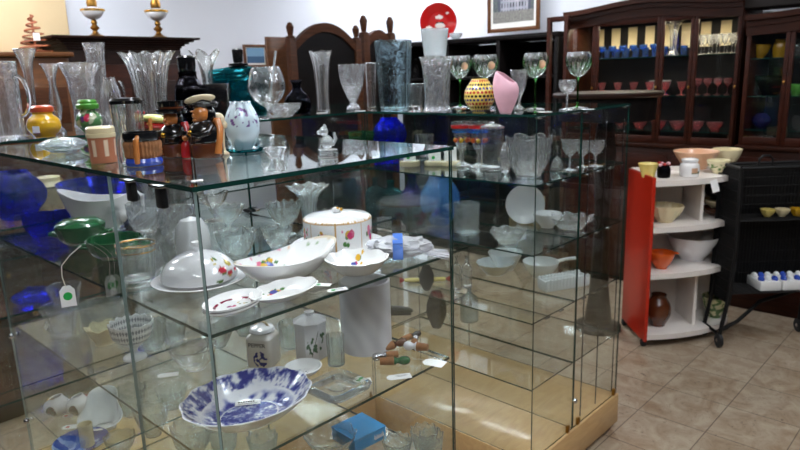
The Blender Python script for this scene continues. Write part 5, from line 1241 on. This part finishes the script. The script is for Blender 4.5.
# pepper jar
P, R = place(270, 372, 33, 'Atwo', .75); h = hgt(P, 334)
P.y += .03
r = thing('pepper_jar', 'white pepper jar with a blue flower and the word PEPPER', 'spice jar', P, VIEW-.25)
def sq(n_): return lambda t, r_, z, k: (r_/(abs(math.cos(t))**n_+abs(math.sin(t))**n_)**(1/n_), z, 1, 1)
MB().lathe([(0, 0), (R*.78, 0), (R*.82, .004)]+[(R*.82, .004+(h*.86-.004)*k/30) for k in range(1, 31)]+[(R*.7, h*.95), (R*.5, h), (0, h)], 160, sq(6)).build('body', 'painted_porcelain', r,
   paint=lambda co: ((34, 50, 140) if co.y < -R*.7 and noise.noise(Vector((co.x*130, co.z*130, 1))) > -.05 and math.hypot(co.x-.006, (co.z-h*.28)*.9) < R*.45 else (238, 234, 224)))
MB().lathe([(0, h+.0005), (R*.74, h+.0005), (R*.78, h+.004), (R*.7, h+.010), (R*.3, h+.016), (0, h+.017)], 40).build('lid', 'white_porcelain', r)
MB().tube([(-R*.45, 0, h+.010), (-R*.3, 0, h+.020), (0, 0, h+.024), (R*.3, 0, h+.020), (R*.45, 0, h+.010)], .003, 10).build('lid_handle', 'bone_glaze', r)
text('lettering', 'PEPPER', .0135, 'ink', r, (.0, -R*.826-.0003, h*.70), (PI/2, 0, 0))
# octagonal canister
P, R = place(313, 364, 35, 'Atwo', .9); h = hgt(P, 322); P.y += .012
r = thing('canister', 'white octagonal lidded canister with a green leaf sprig', 'canister', P, VIEW+.2)
rl = random.Random(4); LV = [(rl.uniform(-.3, .75), rl.uniform(.2, .78), rl.uniform(.05, .1), rl.uniform(-1, 1)) for _ in range(16)]
def sprig(co):
    if co.y > -R*.3: return (236, 236, 238)
    u, v = co.x/R, co.z/h
    for x, y, q, a in LV:
        du, dv = u-x, v-y; uu, vv = du*math.cos(a)+dv*math.sin(a), -du*math.sin(a)+dv*math.cos(a)
        if (uu/q)**2+(vv/(q*.5))**2 < 1.3 and 1.1*abs(u-.2-(v-.5)*.6) < .5: return (50, 96, 60)
    if abs(u-.2-(v-.5)*.6) < .018 and .15 < v < .85: return (60, 80, 50)
    return (236, 236, 238)
def octa(t, r_, z, k): return (r_*math.cos(PI/8)/math.cos(((t+PI/8) % (PI/4))-PI/8), z, 1, 1)
MB().lathe([(0, 0), (R*.9, 0)]+[(R*.95, .003+(h-.003)*k/40) for k in range(41)]+[(0, h)], 160, octa).build('body', 'painted_porcelain', r, paint=sprig, angle=25)
MB().lathe([(0, h+.0005), (R*1.0, h+.0005), (R*1.0, h+.003), (R*.6, h+.012), (R*.22, h+.015), (R*.2, h+.018), (R*.3, h+.024), (0, h+.026)], 48, octa).build('lid', 'white_porcelain', r, angle=25)
# marbled cylinder
P, R = place(366, 357, 50, 'Atwo', .98); h = hgt(P, 280)
o = MB().lathe(shell([(R, 0), (R, h)], .006), 64).build('marbled_cylinder', 'marble_lines', None, P); tag(o, 'grey-veined white cylinder vase on the middle shelf', 'vase')
o, P, R, h = oval_dish('saucer', 'small white saucer with a grey flower left of the glass ashtray', 307, 379, 366, 38, 'Atwo', 1, 0, lambda co, R, sy, h: (120, 130, 140) if math.hypot(co.x, co.y) < R*.42 and noise.noise(Vector((co.x*220, co.y*220, 4))) > .18 else (240, 240, 240), None, cat='saucer', foot=.6, dx=-.006, dy=.010)
P, R = place(335, 410, 56, 'Atwo', .8); P = at(336, 393, 1.077+EPS); P.x += .01; P.y += .006
r = thing('glass_ashtray', 'square clear glass ashtray with concentric ridges', 'ashtray', P, .0)
R = 25*mpp(P)
MB().lathe([(0, 0), (R*.8, 0), (R*.95, .006), (R, .014), (R*.95, .0155), (R*.88, .012), (R*.82, .0145), (R*.75, .011), (R*.68, .0125), (R*.58, .007), (R*.4, .005), (0, .0045)], 72, lambda t, r_, z, k: (r_*1.12/(abs(math.cos(t))**5+abs(math.sin(t))**5)**(1/5), z, 1, 1)).build('dish', 'clear_glass', r)
MB().lathe([(0, .0055), (R*.36, .0055), (R*.34, .0065), (0, .0065)], 36).build('centre_disc', 'clear_glass', r)
# bottle stoppers and corks
def stopper(label, px, py, deg, top, L, rad, lift=0):
    L *= 1.25; rad *= 1.35
    P = at(px, py, 1.077); P.z = 1.077+rad+.001+lift
    r = thing('bottle_stopper', label, 'stopper', P, math.radians(deg)+VIEW)
    M = Matrix.Rotation(PI/2, 4, 'Y')
    MB().lathe([(0, 0), (rad*.8, 0), (rad, L*.45), (0, L*.45)], 20, M=M).build('cork', 'cork', r)
    MB().lathe(sm([(.0005, L*.455), (rad*1.0, L*.47), (rad*.6, L*.58), (rad*1.0, L*.75), (rad*.8, L*.93), (.0005, L)]), 20, M=M).build('head', top, r); return r
stopper('bottle stopper with a dark green head', 380, 366, 2, 'green_ceramic', .056, .0075)
stopper('bottle stopper with a dark brown head', 381, 353, 34, 'brown_gloss', .06, .0075)
stopper('bottle stopper with a silver head pointing left', 398, 358, 195, 'chrome', .05, .007)
stopper('bottle stopper with a pale grey head near the right end', 428, 352, 165, 'marble_lines', .048, .008)
stopper('bottle stopper with a black head behind the others', 402, 343, 40, 'black_gloss', .05, .006)
stopper('bottle stopper with a silver head at the back right', 413, 349, 80, 'chrome', .046, .006)
lay('white tag with a green dot beside the glass ashtray', 363, 381, 'Atwo', 12, L=.036, W=.022, dot='green_sticker', lines=1)
lay('white written tag right of the green-dotted tag by the ashtray', 399, 377, 'Atwo', 12, L=.054, W=.024, lines=2, string=False)
lay('blank white tag at the right corner of the middle shelf', 434, 363, 'Atwo', -28, L=.052, W=.034)
lay('long blank white tag left of the blue transferware bowl', 168, 375, 'Atwo', 14, L=.045, W=.019, string=False)
P = at(378, 330, 1.077)
# left half
vessel('cobalt_jar', 'round cobalt blue jar low at the far left behind the hang tag', 'jar', 32, 324, 290, 44, 'Dtwo', 'round', 'cobalt_glass', t=.004)
vessel('glass_cup', 'clear glass cup behind the cup that holds a tag', 'cup', 63, 316, 286, 32, 'Atwo', 'tapered', 'crystal', mod=flu(10, .03))
vessel('glass_cup', 'clear fluted glass cup holding a small white tag', 'cup', 58, 340, 306, 36, 'Atwo', 'tapered', 'crystal', mod=flu(12, .03))
P = atX(57, 324, .02)
price_tag('small white tag leaning in the fluted glass cup', Vector((.03, .875, 1.118)), VIEW-.9, L=.03, W=.02, tilt=(math.radians(60), 0), string=False)
vessel('glass_bowl', 'clear pressed glass bowl behind the lattice compote', 'bowl', 100, 340, 303, 42, 'Atwo', 'cup', 'pressed_glass', mod=cut(16, .03))
vessel('cream_dish', 'small cream shell dish in front of the pressed glass bowl', 'dish', 101, 347, 326, 34, 'Atwo', 'dish', 'cream_ceramic', mod=sca(7, .06, .08))
P, R = place(131, 362, 42, 'Atwo', .5); h = hgt(P, 322)
def lattice(co):
    a = math.atan2(co.y, co.x); z = co.z/h
    if .5 < z < .93 and math.hypot(co.x, co.y) > R*.45:
        u = a/(2*PI)*22; w_ = z*9
        if math.sin(u*2*PI+w_*2)*math.sin(u*2*PI-w_*2) > .15: return (140, 144, 150)
    return (236, 238, 238)
r = thing('lattice_compote', 'white milk glass compote with an openwork rim', 'compote', P)
MB().lathe(shell([(a*R, b_*h) for a, b_ in sm([(.55, 0), (.5, .06), (.2, .16), (.22, .28), (.5, .42), (.88, .62), (.97, .85), (1, 1)], 10)], .003), 220, modf(scallop=14, samp=.03, sz=.02, h=h)).build('body', 'painted_porcelain', r, paint=lattice)
vessel('glass_bowl', 'clear bowl with an orange leaf rim behind the blue transferware bowl', 'bowl', 191, 374, 346, 46, 'Atwo', 'bowl', 'clear_glass', t=.003)
P = at(186, 351, 1.077)
for px, py, tp, w, shp, lb in ((150, 352, 322, 30, 'cup', 'clear glass cup right of the lattice compote'), (216, 350, 322, 34, 'bowl', 'clear glass bowl between the orange-rimmed bowl and the pepper jar'), (172, 345, 318, 30, 'tapered', 'clear tapered glass at the back of the middle shelf'), (292, 348, 322, 26, 'straight', 'clear glass jar between the pepper jar and the canister'), (336, 366, 335, 18, 'straight', 'slim clear glass beside the canister'), (244, 338, 312, 34, 'bowl', 'clear glass bowl behind the pepper jar')):
    vessel('glass_bowl' if shp == 'bowl' else 'drinking_glass', lb, 'bowl' if shp == 'bowl' else 'glass', px, py, tp, w, 'Atwo', shp, 'pressed_glass', mod=flu(12, .03))

# ================================================================== FRONT SHOWCASE, LOWER SHELF
P, R = place(99, 434, 44, 'Athree', .5); h = hgt(P, 404)
r = thing('frosted_vase', 'frosted white vase with a heart-shaped mouth', 'vase', P, VIEW+.2)
MB().lathe(shell([(a*R, b_*h) for a, b_ in sm([(.5, 0), (.52, .05), (.45, .15), (.8, .5), (1, 1)])], .003), 64, lambda t, r_, z, k: (r_*(1+(.22*math.cos(2*(t+PI/2))-.16*math.cos(3*(t+PI/2)))*(z/h)), z*.8+.5*h*(z/h)**2*math.sin(t), 1.05, .8)).build('body', 'milk_glass', r)
for px, py, tp, w, lb in ((54, 418, 397, 24, 'left of two small white creamers with red painted scenes'), (76, 417, 396, 22, 'right of two small white creamers with red painted scenes, partly behind the heart-mouthed vase')):
    o, P, R, h = vessel('creamer', lb, 'creamer', px, py, tp, w, 'Athree', 'round', 'painted_porcelain', seg=80, parts='body', mod=lambda h: modf(scallop=1, samp=.08, sz=.08, h=h),
        paint=lambda co, R, h: ((90, 40, 36) if noise.noise(Vector((co.x*150, co.z*150, 2))) > -.1 else (60, 80, 60)) if co.y < 0 and math.hypot(co.x/R, (co.z-h*.4)/h*1.2) < .4 else (232, 232, 232))
    handle(o, 'white_porcelain', R, h*.3, h*.85, .012, .002, ang=0); o.rotation_euler = (0, 0, VIEW)
P = at(62, 396, .812); P.z = .8135
o = MB().lathe(sm([(.0005, 0), (.012, 0), (.01, .004), (.004, .010), (.004, .022), (.010, .03), (.011, .038), (.0005, .044)]), 24).build('brass_ornament', 'gold', None, Vector((.05, 1.02, .8135))); tag(o, 'small brass knob ornament behind the two creamers', 'ornament')
o = MB().lathe(sm([(.0005, 0), (.014, 0), (.016, .012), (.012, .022), (.0005, .024)]), 24).build('trinket_box', 'red_glaze', None, Vector((.13, 1.0, .8135))); tag(o, 'tiny red and gold trinket box behind the heart-mouthed vase', 'trinket box')
lay('small white tag with a red dot between the creamers', 68, 416, 'Athree', 10, L=.03, W=.02, dot='red_sticker', string=False)
lay('larger white tag with a red dot left of the heart-mouthed vase', 71, 427, 'Athree', 10, L=.045, W=.022, dot='red_sticker', string=False)
lay('white tag with a red dot at the bottom edge of view', 116, 446, 'Athree', 10, L=.03, W=.02, dot='red_sticker', string=False)
def bp(co, R, sy, h): return (40, 76, 170) if noise.noise(Vector((co.x*38, co.y*38, 3))) > -.12 else (150, 176, 220)
oval_dish('blue_plate', 'blue patterned plate at the lower left corner', 62, 462, 440, 52, 'Athree', 1, 0, bp, None, cat='plate', foot=.6, dx=.03)
vessel('glass_shaker', 'cream-topped clear shaker right of the blue plate', 'shaker', 86, 448, 424, 14, 'Athree', 'straight', 'cream_ceramic')
for px, py, tp, w, shp, lb in ((150, 440, 408, 34, 'bowl', 'clear glass bowl under the blue transferware bowl'), (190, 458, 425, 40, 'cup', 'clear glass cup below the near corner of the middle shelf'), (130, 418, 388, 30, 'tapered', 'clear tapered glass right of the heart-mouthed vase'), (170, 412, 388, 30, 'bowl', 'small clear bowl at the back of the lower shelf'), (222, 452, 424, 30, 'tumbler', 'clear tumbler below the blue transferware bowl'), (118, 458, 436, 30, 'bowl', 'clear glass dish beside the lowest red-dotted tag'), (330, 462, 434, 52, 'dish', 'wide clear glass plate left of the blue box'), (425, 455, 430, 28, 'bowl', 'clear glass bowl right of the blue box'), (448, 458, 434, 24, 'cup', 'clear cup at the right end of the lower shelf'), (398, 466, 440, 30, 'bowl', 'clear dish just right of the blue box'), (262, 462, 436, 30, 'cup', 'clear cup below the pepper jar')):
    vessel({'bowl': 'glass_bowl', 'cup': 'glass_cup', 'tapered': 'drinking_glass', 'tumbler': 'drinking_glass', 'dish': 'glass_plate'}[shp], lb, {'bowl': 'bowl', 'cup': 'cup', 'tapered': 'glass', 'tumbler': 'glass', 'dish': 'plate'}[shp], px, py, tp, w, 'Athree', shp, 'pressed_glass', mod=sca(10, .05, .04))
zb3 = .812+EPS; nc = at(357, 453, zb3); rc = at(388, 437, zb3); lc = at(330, 440, zb3)
lx_, ly_ = (rc-nc).length, (lc-nc).length; bh3 = hgt(nc, 440)
a_ = math.atan2((rc-nc).y, (rc-nc).x)
r = thing('blue_box', 'flat bright blue cardboard box with silver print', 'box', nc+(rc-nc)/2+(lc-nc)/2, a_)
MB().box((0, 0, bh3*.40), (lx_*.985, ly_*.985, bh3*.79), bevel=.0012).build('tray', 'blue_card', r)
MB().box((0, 0, bh3*.91), (lx_, ly_, bh3*.2), bevel=.0012).build('lid', 'blue_card', r)
rp_ = random.Random(2); mb = MB()
for k in range(9): mb.tube([(lx_*(.12+.035*k), -ly_*.4935-.0003, bh3*(.25+.1*rp_.random())), (lx_*(.13+.035*k), -ly_*.4935-.0005, bh3*(.5+.2*rp_.random())), (lx_*(.15+.035*k), -ly_*.4935-.0003, bh3*.3)], .0012, 5)
mb.build('silver_print', 'silver_print', r, smooth=False)

# ================================================================== REAR SHOWCASE SHELVES
for i, (px, py, lb) in enumerate(((410, 167, 'left of the three white candle cups with a green-dotted label'), (435, 166, 'middle of the three white candle cups with a green-dotted label'), (451, 164, 'right of the three white candle cups, half behind the case corner'))):
    P, R = place(px, py, 21, 'Bone', .8); h = hgt(P, 161)
    P.x, P.y = (1.625+.0*i, 1.13-.14*i) if False else (P.x, P.y)
    r = thing('candle_cup', lb, 'candle', P, VIEW)
    MB().lathe([(0, 0), (R*.96, 0), (R, .005), (R*.97, h), (R*.85, h+.002), (0, h+.002)], 36).build('cup', 'cream_ceramic', r)
    hc = MB().box((0, -R*.3, h+.034), (R*1.15, .0015, .062), tilt=(-.18, 0, 0)).build('label_card', 'paper', r, smooth=False)
    if i < 2: MB().lathe([(0, 0), (.008, 0), (.008, .001), (0, .001)], 18, M=Matrix.Translation((-.006, -R*.3-.0035, h+.018)) @ Matrix.Rotation(PI/2+-.18, 4, 'X')).build('dot_sticker', 'green_sticker', hc, smooth=False)
def sundae_paint(co, R, h):
    z = co.z/h
    if z > .95: return (40, 60, 60)
    return (226, 200, 190)
def tulip(label, px, py, top, w, reg, mt):
    P, R = place(px, py, w, reg, .8); h = hgt(P, top); r = thing('sundae_glass', label, 'glass', P, VIEW)
    MB().lathe(shell(outline('sundae', R, h), .0025), 44, modf(flute=8, amp=.02, h=h)).build('glass', 'clear_glass', r)
    for zz, c in ((.90, 'crimson_enamel'), (.80, 'sea_blue_glass')):
        rr = R*(.95 if zz > .85 else .84); MB().lathe([(rr+.001, zz*h-.006), (rr+.003, zz*h-.006), (rr+.004, zz*h+.006), (rr+.001, zz*h+.006), (rr+.001, zz*h-.006)], 44).build('enamel_band', c, r)
    for k in range(7):
        a = 2*PI*k/7; MB().ell((R*.66*math.cos(a), R*.66*math.sin(a), h*.60), (.010, .010, .011), u=12, v=8).build('painted_fruit', 'mustard_ceramic' if k % 2 else 'orange_ceramic', r)
tulip('sundae glass with red and blue bands at the left, behind the candle cups', 463, 166, 122, 21, 'Bone', None); tulip('sundae glass with red and blue bands right of the first', 480, 168, 122, 20, 'Bone', None)
o, P, R, h = vessel('lidded_jar', 'tall clear apothecary jar with a glass lid beside the sundae glasses', 'jar', 493, 170, 128, 24, 'Bone', 'straight', 'clear_glass', parts='jar')
MB().lathe([(0, h+.001), (R*1.02, h+.001), (R*1.02, h+.005), (R*.6, h+.016), (R*.2, h+.02), (R*.25, h+.028), (0, h+.03)], 36).build('lid', 'crystal', o)
vessel('oval_paperweight', 'thick oval clear glass ornament left of the crystal bowl', 'ornament', 506, 173, 143, 16, 'Bone', 'round', 'crystal', t=.012)
vessel('crystal_bowl', 'large square-shouldered cut crystal bowl near the end of the rear showcase', 'bowl', 531, 178, 137, 44, 'Bone', 'cup', 'crystal', mod=lambda h: modf(cut=18, camp=.05, scallop=6, samp=.05, sz=.05, h=h), t=.005)
vessel('dinner_bell', 'clear glass bell right of the crystal bowl', 'bell', 558, 174, 146, 15, 'Cone', 'bell', 'clear_glass', t=.002)
for px, py, tp, w, lb in ((571, 171, 140, 18, 'cut wine glass just right of the glass bell'), (584, 168, 142, 16, 'cut wine glass in the middle of the end row'), (597, 168, 141, 18, 'cut wine glass nearest the end panel')):
    vessel('wine_glass', lb, 'glass', px, py, tp, w, 'Cone', 'wine', 'crystal', mod=cut(8, .03))
vessel('blue_vase', 'dark blue glass vase at the left of the upper rear shelf', 'vase', 390, 152, 118, 34, 'Done', 'round', 'cobalt_glass', clamp=.06)
for px, py, tp, w, shp, mt, lb, reg in (
   (376, 216, 178, 20, 'bottle', 'dark_teal_glass', 'teal bottle at the left of the second rear shelf', 'Dtwo'), (392, 222, 181, 26, 'bottle', 'dark_teal_glass', 'taller teal bottle with a round stopper on the second rear shelf', 'Dtwo'),
   (413, 212, 168, 26, 'decanter', 'purple_glass', 'purple decanter on the second rear shelf', 'Btwo'), (392, 236, 210, 40, 'open_bowl', 'dark_teal_glass', 'wide teal bowl in front of the purple decanter', 'Btwo'),
   (345, 215, 180, 24, 'straight', 'smoke_glass', 'smoky glass cylinder seen past the tall ribbed compote', 'Dtwo'), (425, 160, 135, 20, 'tumbler', 'clear_glass', 'clear tumbler behind the candle cups', 'Done'),
   (362, 160, 132, 26, 'bowl', 'green_vase_glass', 'green glass bowl on the upper rear shelf', 'Done'), (330, 158, 132, 22, 'bottle', 'smoke_glass', 'smoked bottle on the upper rear shelf', 'Done')):
    vessel({'bottle': 'glass_bottle', 'decanter': 'glass_decanter', 'open_bowl': 'glass_bowl', 'straight': 'glass_cylinder', 'tumbler': 'drinking_glass', 'bowl': 'glass_bowl'}[shp], lb, {'bottle': 'bottle', 'decanter': 'decanter', 'open_bowl': 'bowl', 'straight': 'vase', 'tumbler': 'glass', 'bowl': 'bowl'}[shp], px, py, tp, w, reg, shp, mt)
P, R = place(441, 226, 40, 'Btwo', .5); h = hgt(P, 177)
o = MB().lathe(shell(outline('round', R, h), .004), 44).build('blue_globe_vase', 'sea_blue_glass', None, P); tag(o, 'round sky blue glass vase on the second rear shelf', 'vase')
vessel('glass_box', 'clear square glass box on the second rear shelf', 'box', 468, 236, 203, 28, 'Btwo', 'straight', 'pressed_glass', seg=4, foot=.9, rotz=.3)
# white plate standing on edge
P = at(521, 226, 1.044+EPS); P.x = BM+.10; P.y = .69; P.z = 1.044+EPS; Rw = 19.5*mpp(P)
r = thing('white_plate', 'plain white plate standing upright on the second rear shelf', 'plate', P, VIEW)
MB().lathe([(0, 0), (Rw*.6, 0), (Rw*.66, .003), (Rw, .013), (Rw*.985, .016), (Rw*.66, .007), (Rw*.6, .005), (0, .005)], 64, M=Matrix.Translation((0, 0, Rw)) @ Matrix.Rotation(PI/2-.15, 4, 'X')).build('dish', 'white_porcelain', r)
MB().tube([(-.04, -.05, .004), (-.03, -.005, .012), (-.03, .05, .05), (.03, .05, .05), (.03, -.005, .012), (.04, -.05, .004)], .003, 8).build('easel', 'chrome', r)
r = thing('cardboard_box', 'small tan cardboard box behind the white dish on the second rear shelf', 'box', (2.19, .80, 1.044+EPS), .2)
MB().box((0, 0, .036), (.17, .12, .072), bevel=.002).build('carton', 'tan_board', r, smooth=False)
MB().box((0, -.03, .0735), (.17, .055, .002)).box((0, .03, .0735), (.17, .055, .002)).build('flap', 'tan_board', r, smooth=False)
vessel('white_dish', 'white oval dish right of the upright plate', 'dish', 549, 229, 213, 28, 'Ctwo', 'bowl', 'white_porcelain')
vessel('glass_bowl', 'clear scalloped bowl at the end of the second rear shelf', 'bowl', 574, 236, 217, 44, 'Ctwo', 'dish', 'crystal', mod=sca(9, .08, .10))
vessel('glass_bowl', 'low clear bowl in the middle of the second rear shelf', 'bowl', 510, 246, 230, 36, 'Btwo', 'dish', 'pressed_glass', mod=sca(8, .06, .08))
for px, py, tp, w, lb, shp in ((497, 283, 262, 38, 'front of two white fluted bowls on the third rear shelf', 'open_bowl'), (507, 272, 252, 34, 'white fluted bowl behind the front one on the third rear shelf', 'open_bowl')):
    vessel('fluted_bowl', lb, 'bowl', px, py, tp, w, 'Cthree', shp, 'milk_glass', mod=flu(14, .03))
o, P, R, h = vessel('white_skillet', 'white milk glass skillet dish with a long handle', 'skillet', 543, 280, 261, 36, 'Cthree', 'bowl', 'milk_glass', parts='dish', mod=lambda h: modf(scallop=2, samp=.0, h=h))
MB().tube([(R*.95, 0, h*.85), (R*1.5, 0, h*.95), (R*2.1, 0, h*.95)], [.010, .008, .009], 12).build('handle', 'milk_glass', o); o.rotation_euler = (0, 0, VIEW+.25)
P = at(564, 297, .772+EPS); P.z = .772+EPS; P = Vector((2.02, .50, .772+EPS))
r = thing('picket_planter', 'white milk glass planter with a picket fence pattern', 'planter', P, -.45); s = mpp(P); wl = 50*s; hh = hgt(P, 274)
mb = MB().box((0, 0, .006), (wl, .07, .010), bevel=.002)
mb.build('base', 'milk_glass', r)
for side in (-1, 1):
    mb = MB()
    for k in range(13):
        x = -wl/2+wl*(k+.5)/13; mb.prism([(x-wl/30, side*.035-.004), (x+wl/30, side*.035-.004), (x+wl/30, side*.035+.004), (x-wl/30, side*.035+.004)], .0112, hh*.86)
        mb.lathe([(0, hh*.86), (wl/30, hh*.86), (0, hh)], 4, M=Matrix.Translation((x, side*.035, 0)) @ Matrix.Rotation(PI/4, 4, 'Z'))
    mb.box((0, side*.030, hh*.4), (wl, .003, hh*.6)); mb.build('picket_side', 'milk_glass', r, smooth=False)
for sx in (-1, 1): MB().box((sx*(wl/2-.003), 0, hh*.42), (.006, .062, hh*.7), bevel=.001).build('end_panel', 'milk_glass', r)
for px, py, lb in ((457, 290, 'left clear glass bottle on the third rear shelf'), (467, 288, 'right clear glass bottle on the third rear shelf')):
    o, P, R, h = vessel('glass_bottle', lb, 'bottle', px, py, 256, 10, 'Bthree', 'bottle', 'clear_glass')
for px, py, lb in ((412, 282, 'red-ended wrapped sweet at the left on the third rear shelf'), (438, 281, 'red-ended wrapped sweet right of the other')):
    P = at(px, py, .772); P.x = max(P.x, BX+.05); P.z = .772+.010
    P.y = min(P.y, 1.17)
    r = thing('glass_sweet', lb, 'ornament', P, VIEW); M = Matrix.Rotation(PI/2, 4, 'Y')
    MB().lathe(sm([(.0005, -.035), (.009, -.03), (.009, .03), (.0005, .035)]), 16, M=M).build('body', 'yellow_ceramic', r)
    for sx in (-1, 1): MB().lathe([(0, 0), (.003, 0), (.012, .022), (.010, .024), (0, .010)], 12, modf(flute=6, amp=.2, h=.01), M=Matrix.Translation((sx*.034, 0, 0)) @ Matrix.Rotation(sx*PI/2, 4, 'Y')).build('twist', 'red_glaze', r)
P = at(425, 290, .772); vessel('glass_vase', 'smoky amber bud vase between the wrapped sweets', 'vase', 427, 291, 266, 15, 'Bthree', 'round', 'smoke_glass')
# black boot form, low at the back
P = Vector((1.80, 1.40, .493+EPS)); s = mpp(P)
r = thing('black_boot', 'black ceramic high boot low on the rear showcase shelf', 'boot', P, VIEW)
MB().tube([(-.02, 0, .004+.012), (-.02, 0, .05), (-.022, 0, .12), (-.02, 0, .19)], [.034, .03, .034, .042], 24).build('shaft', 'black_leather', r)
MB().tube([(-.045, 0, .024), (0, 0, .026), (.06, 0, .024), (.11, 0, .02), (.135, 0, .016)], [.018, .024, .022, .018, .006], 20).build('toe', 'black_leather', r)
MB().box((.03, 0, .0025), (.19, .045, .004), bevel=.001).box((-.04, 0, .004), (.04, .04, .007), bevel=.001).build('sole', 'black_gloss', r)
for px, py, tp, w, shp, mt, lb, reg in ((437, 322, 292, 20, 'round', 'smoke_glass', 'smoky glass vase on the lowest rear shelf', 'Bfour'), (470, 322, 286, 18, 'bottle', 'frosted_glass', 'frosted tall bottle on the lowest rear shelf', 'Cfour')):
    vessel('glass_vase' if shp == 'round' else 'glass_bottle', lb, 'vase' if shp == 'round' else 'bottle', px, py, tp, w, reg, shp, mt)

# ================================================================== CAMERA, LIGHT, COLOUR
cd = bpy.data.cameras.new('camera'); co_ = bpy.data.objects.new('camera', cd); COL.objects.link(co_)
M = Matrix.Identity(4)
for i in range(3): M[i][0], M[i][1], M[i][2], M[i][3] = CR[i], CU[i], -FW[i], CAM[i]
co_.matrix_world = M
cd.sensor_width = 36; cd.lens = F*36/800; cd.clip_start = .02; cd.clip_end = 60
cd.dof.use_dof = True; cd.dof.focus_distance = 1.15; cd.dof.aperture_fstop = 9.0
SC.camera = co_
w = bpy.data.worlds.new('daylight'); SC.world = w; w.use_nodes = True
w.node_tree.nodes['Background'].inputs[0].default_value = (.80, .88, 1, 1); w.node_tree.nodes['Background'].inputs[1].default_value = .006
SC.view_settings.view_transform = 'Standard'; SC.view_settings.look = 'None'; SC.view_settings.gamma = 1; SC.view_settings.use_curve_mapping = False
SC.view_settings.exposure = 1.9
cy = SC.cycles
cy.max_bounces = 40; cy.transparent_max_bounces = 64; cy.transmission_bounces = 28; cy.glossy_bounces = 10; cy.diffuse_bounces = 3
cy.caustics_reflective = False; cy.caustics_refractive = True; cy.blur_glossy = .6; cy.sample_clamp_indirect = 8
cy.use_denoising = True
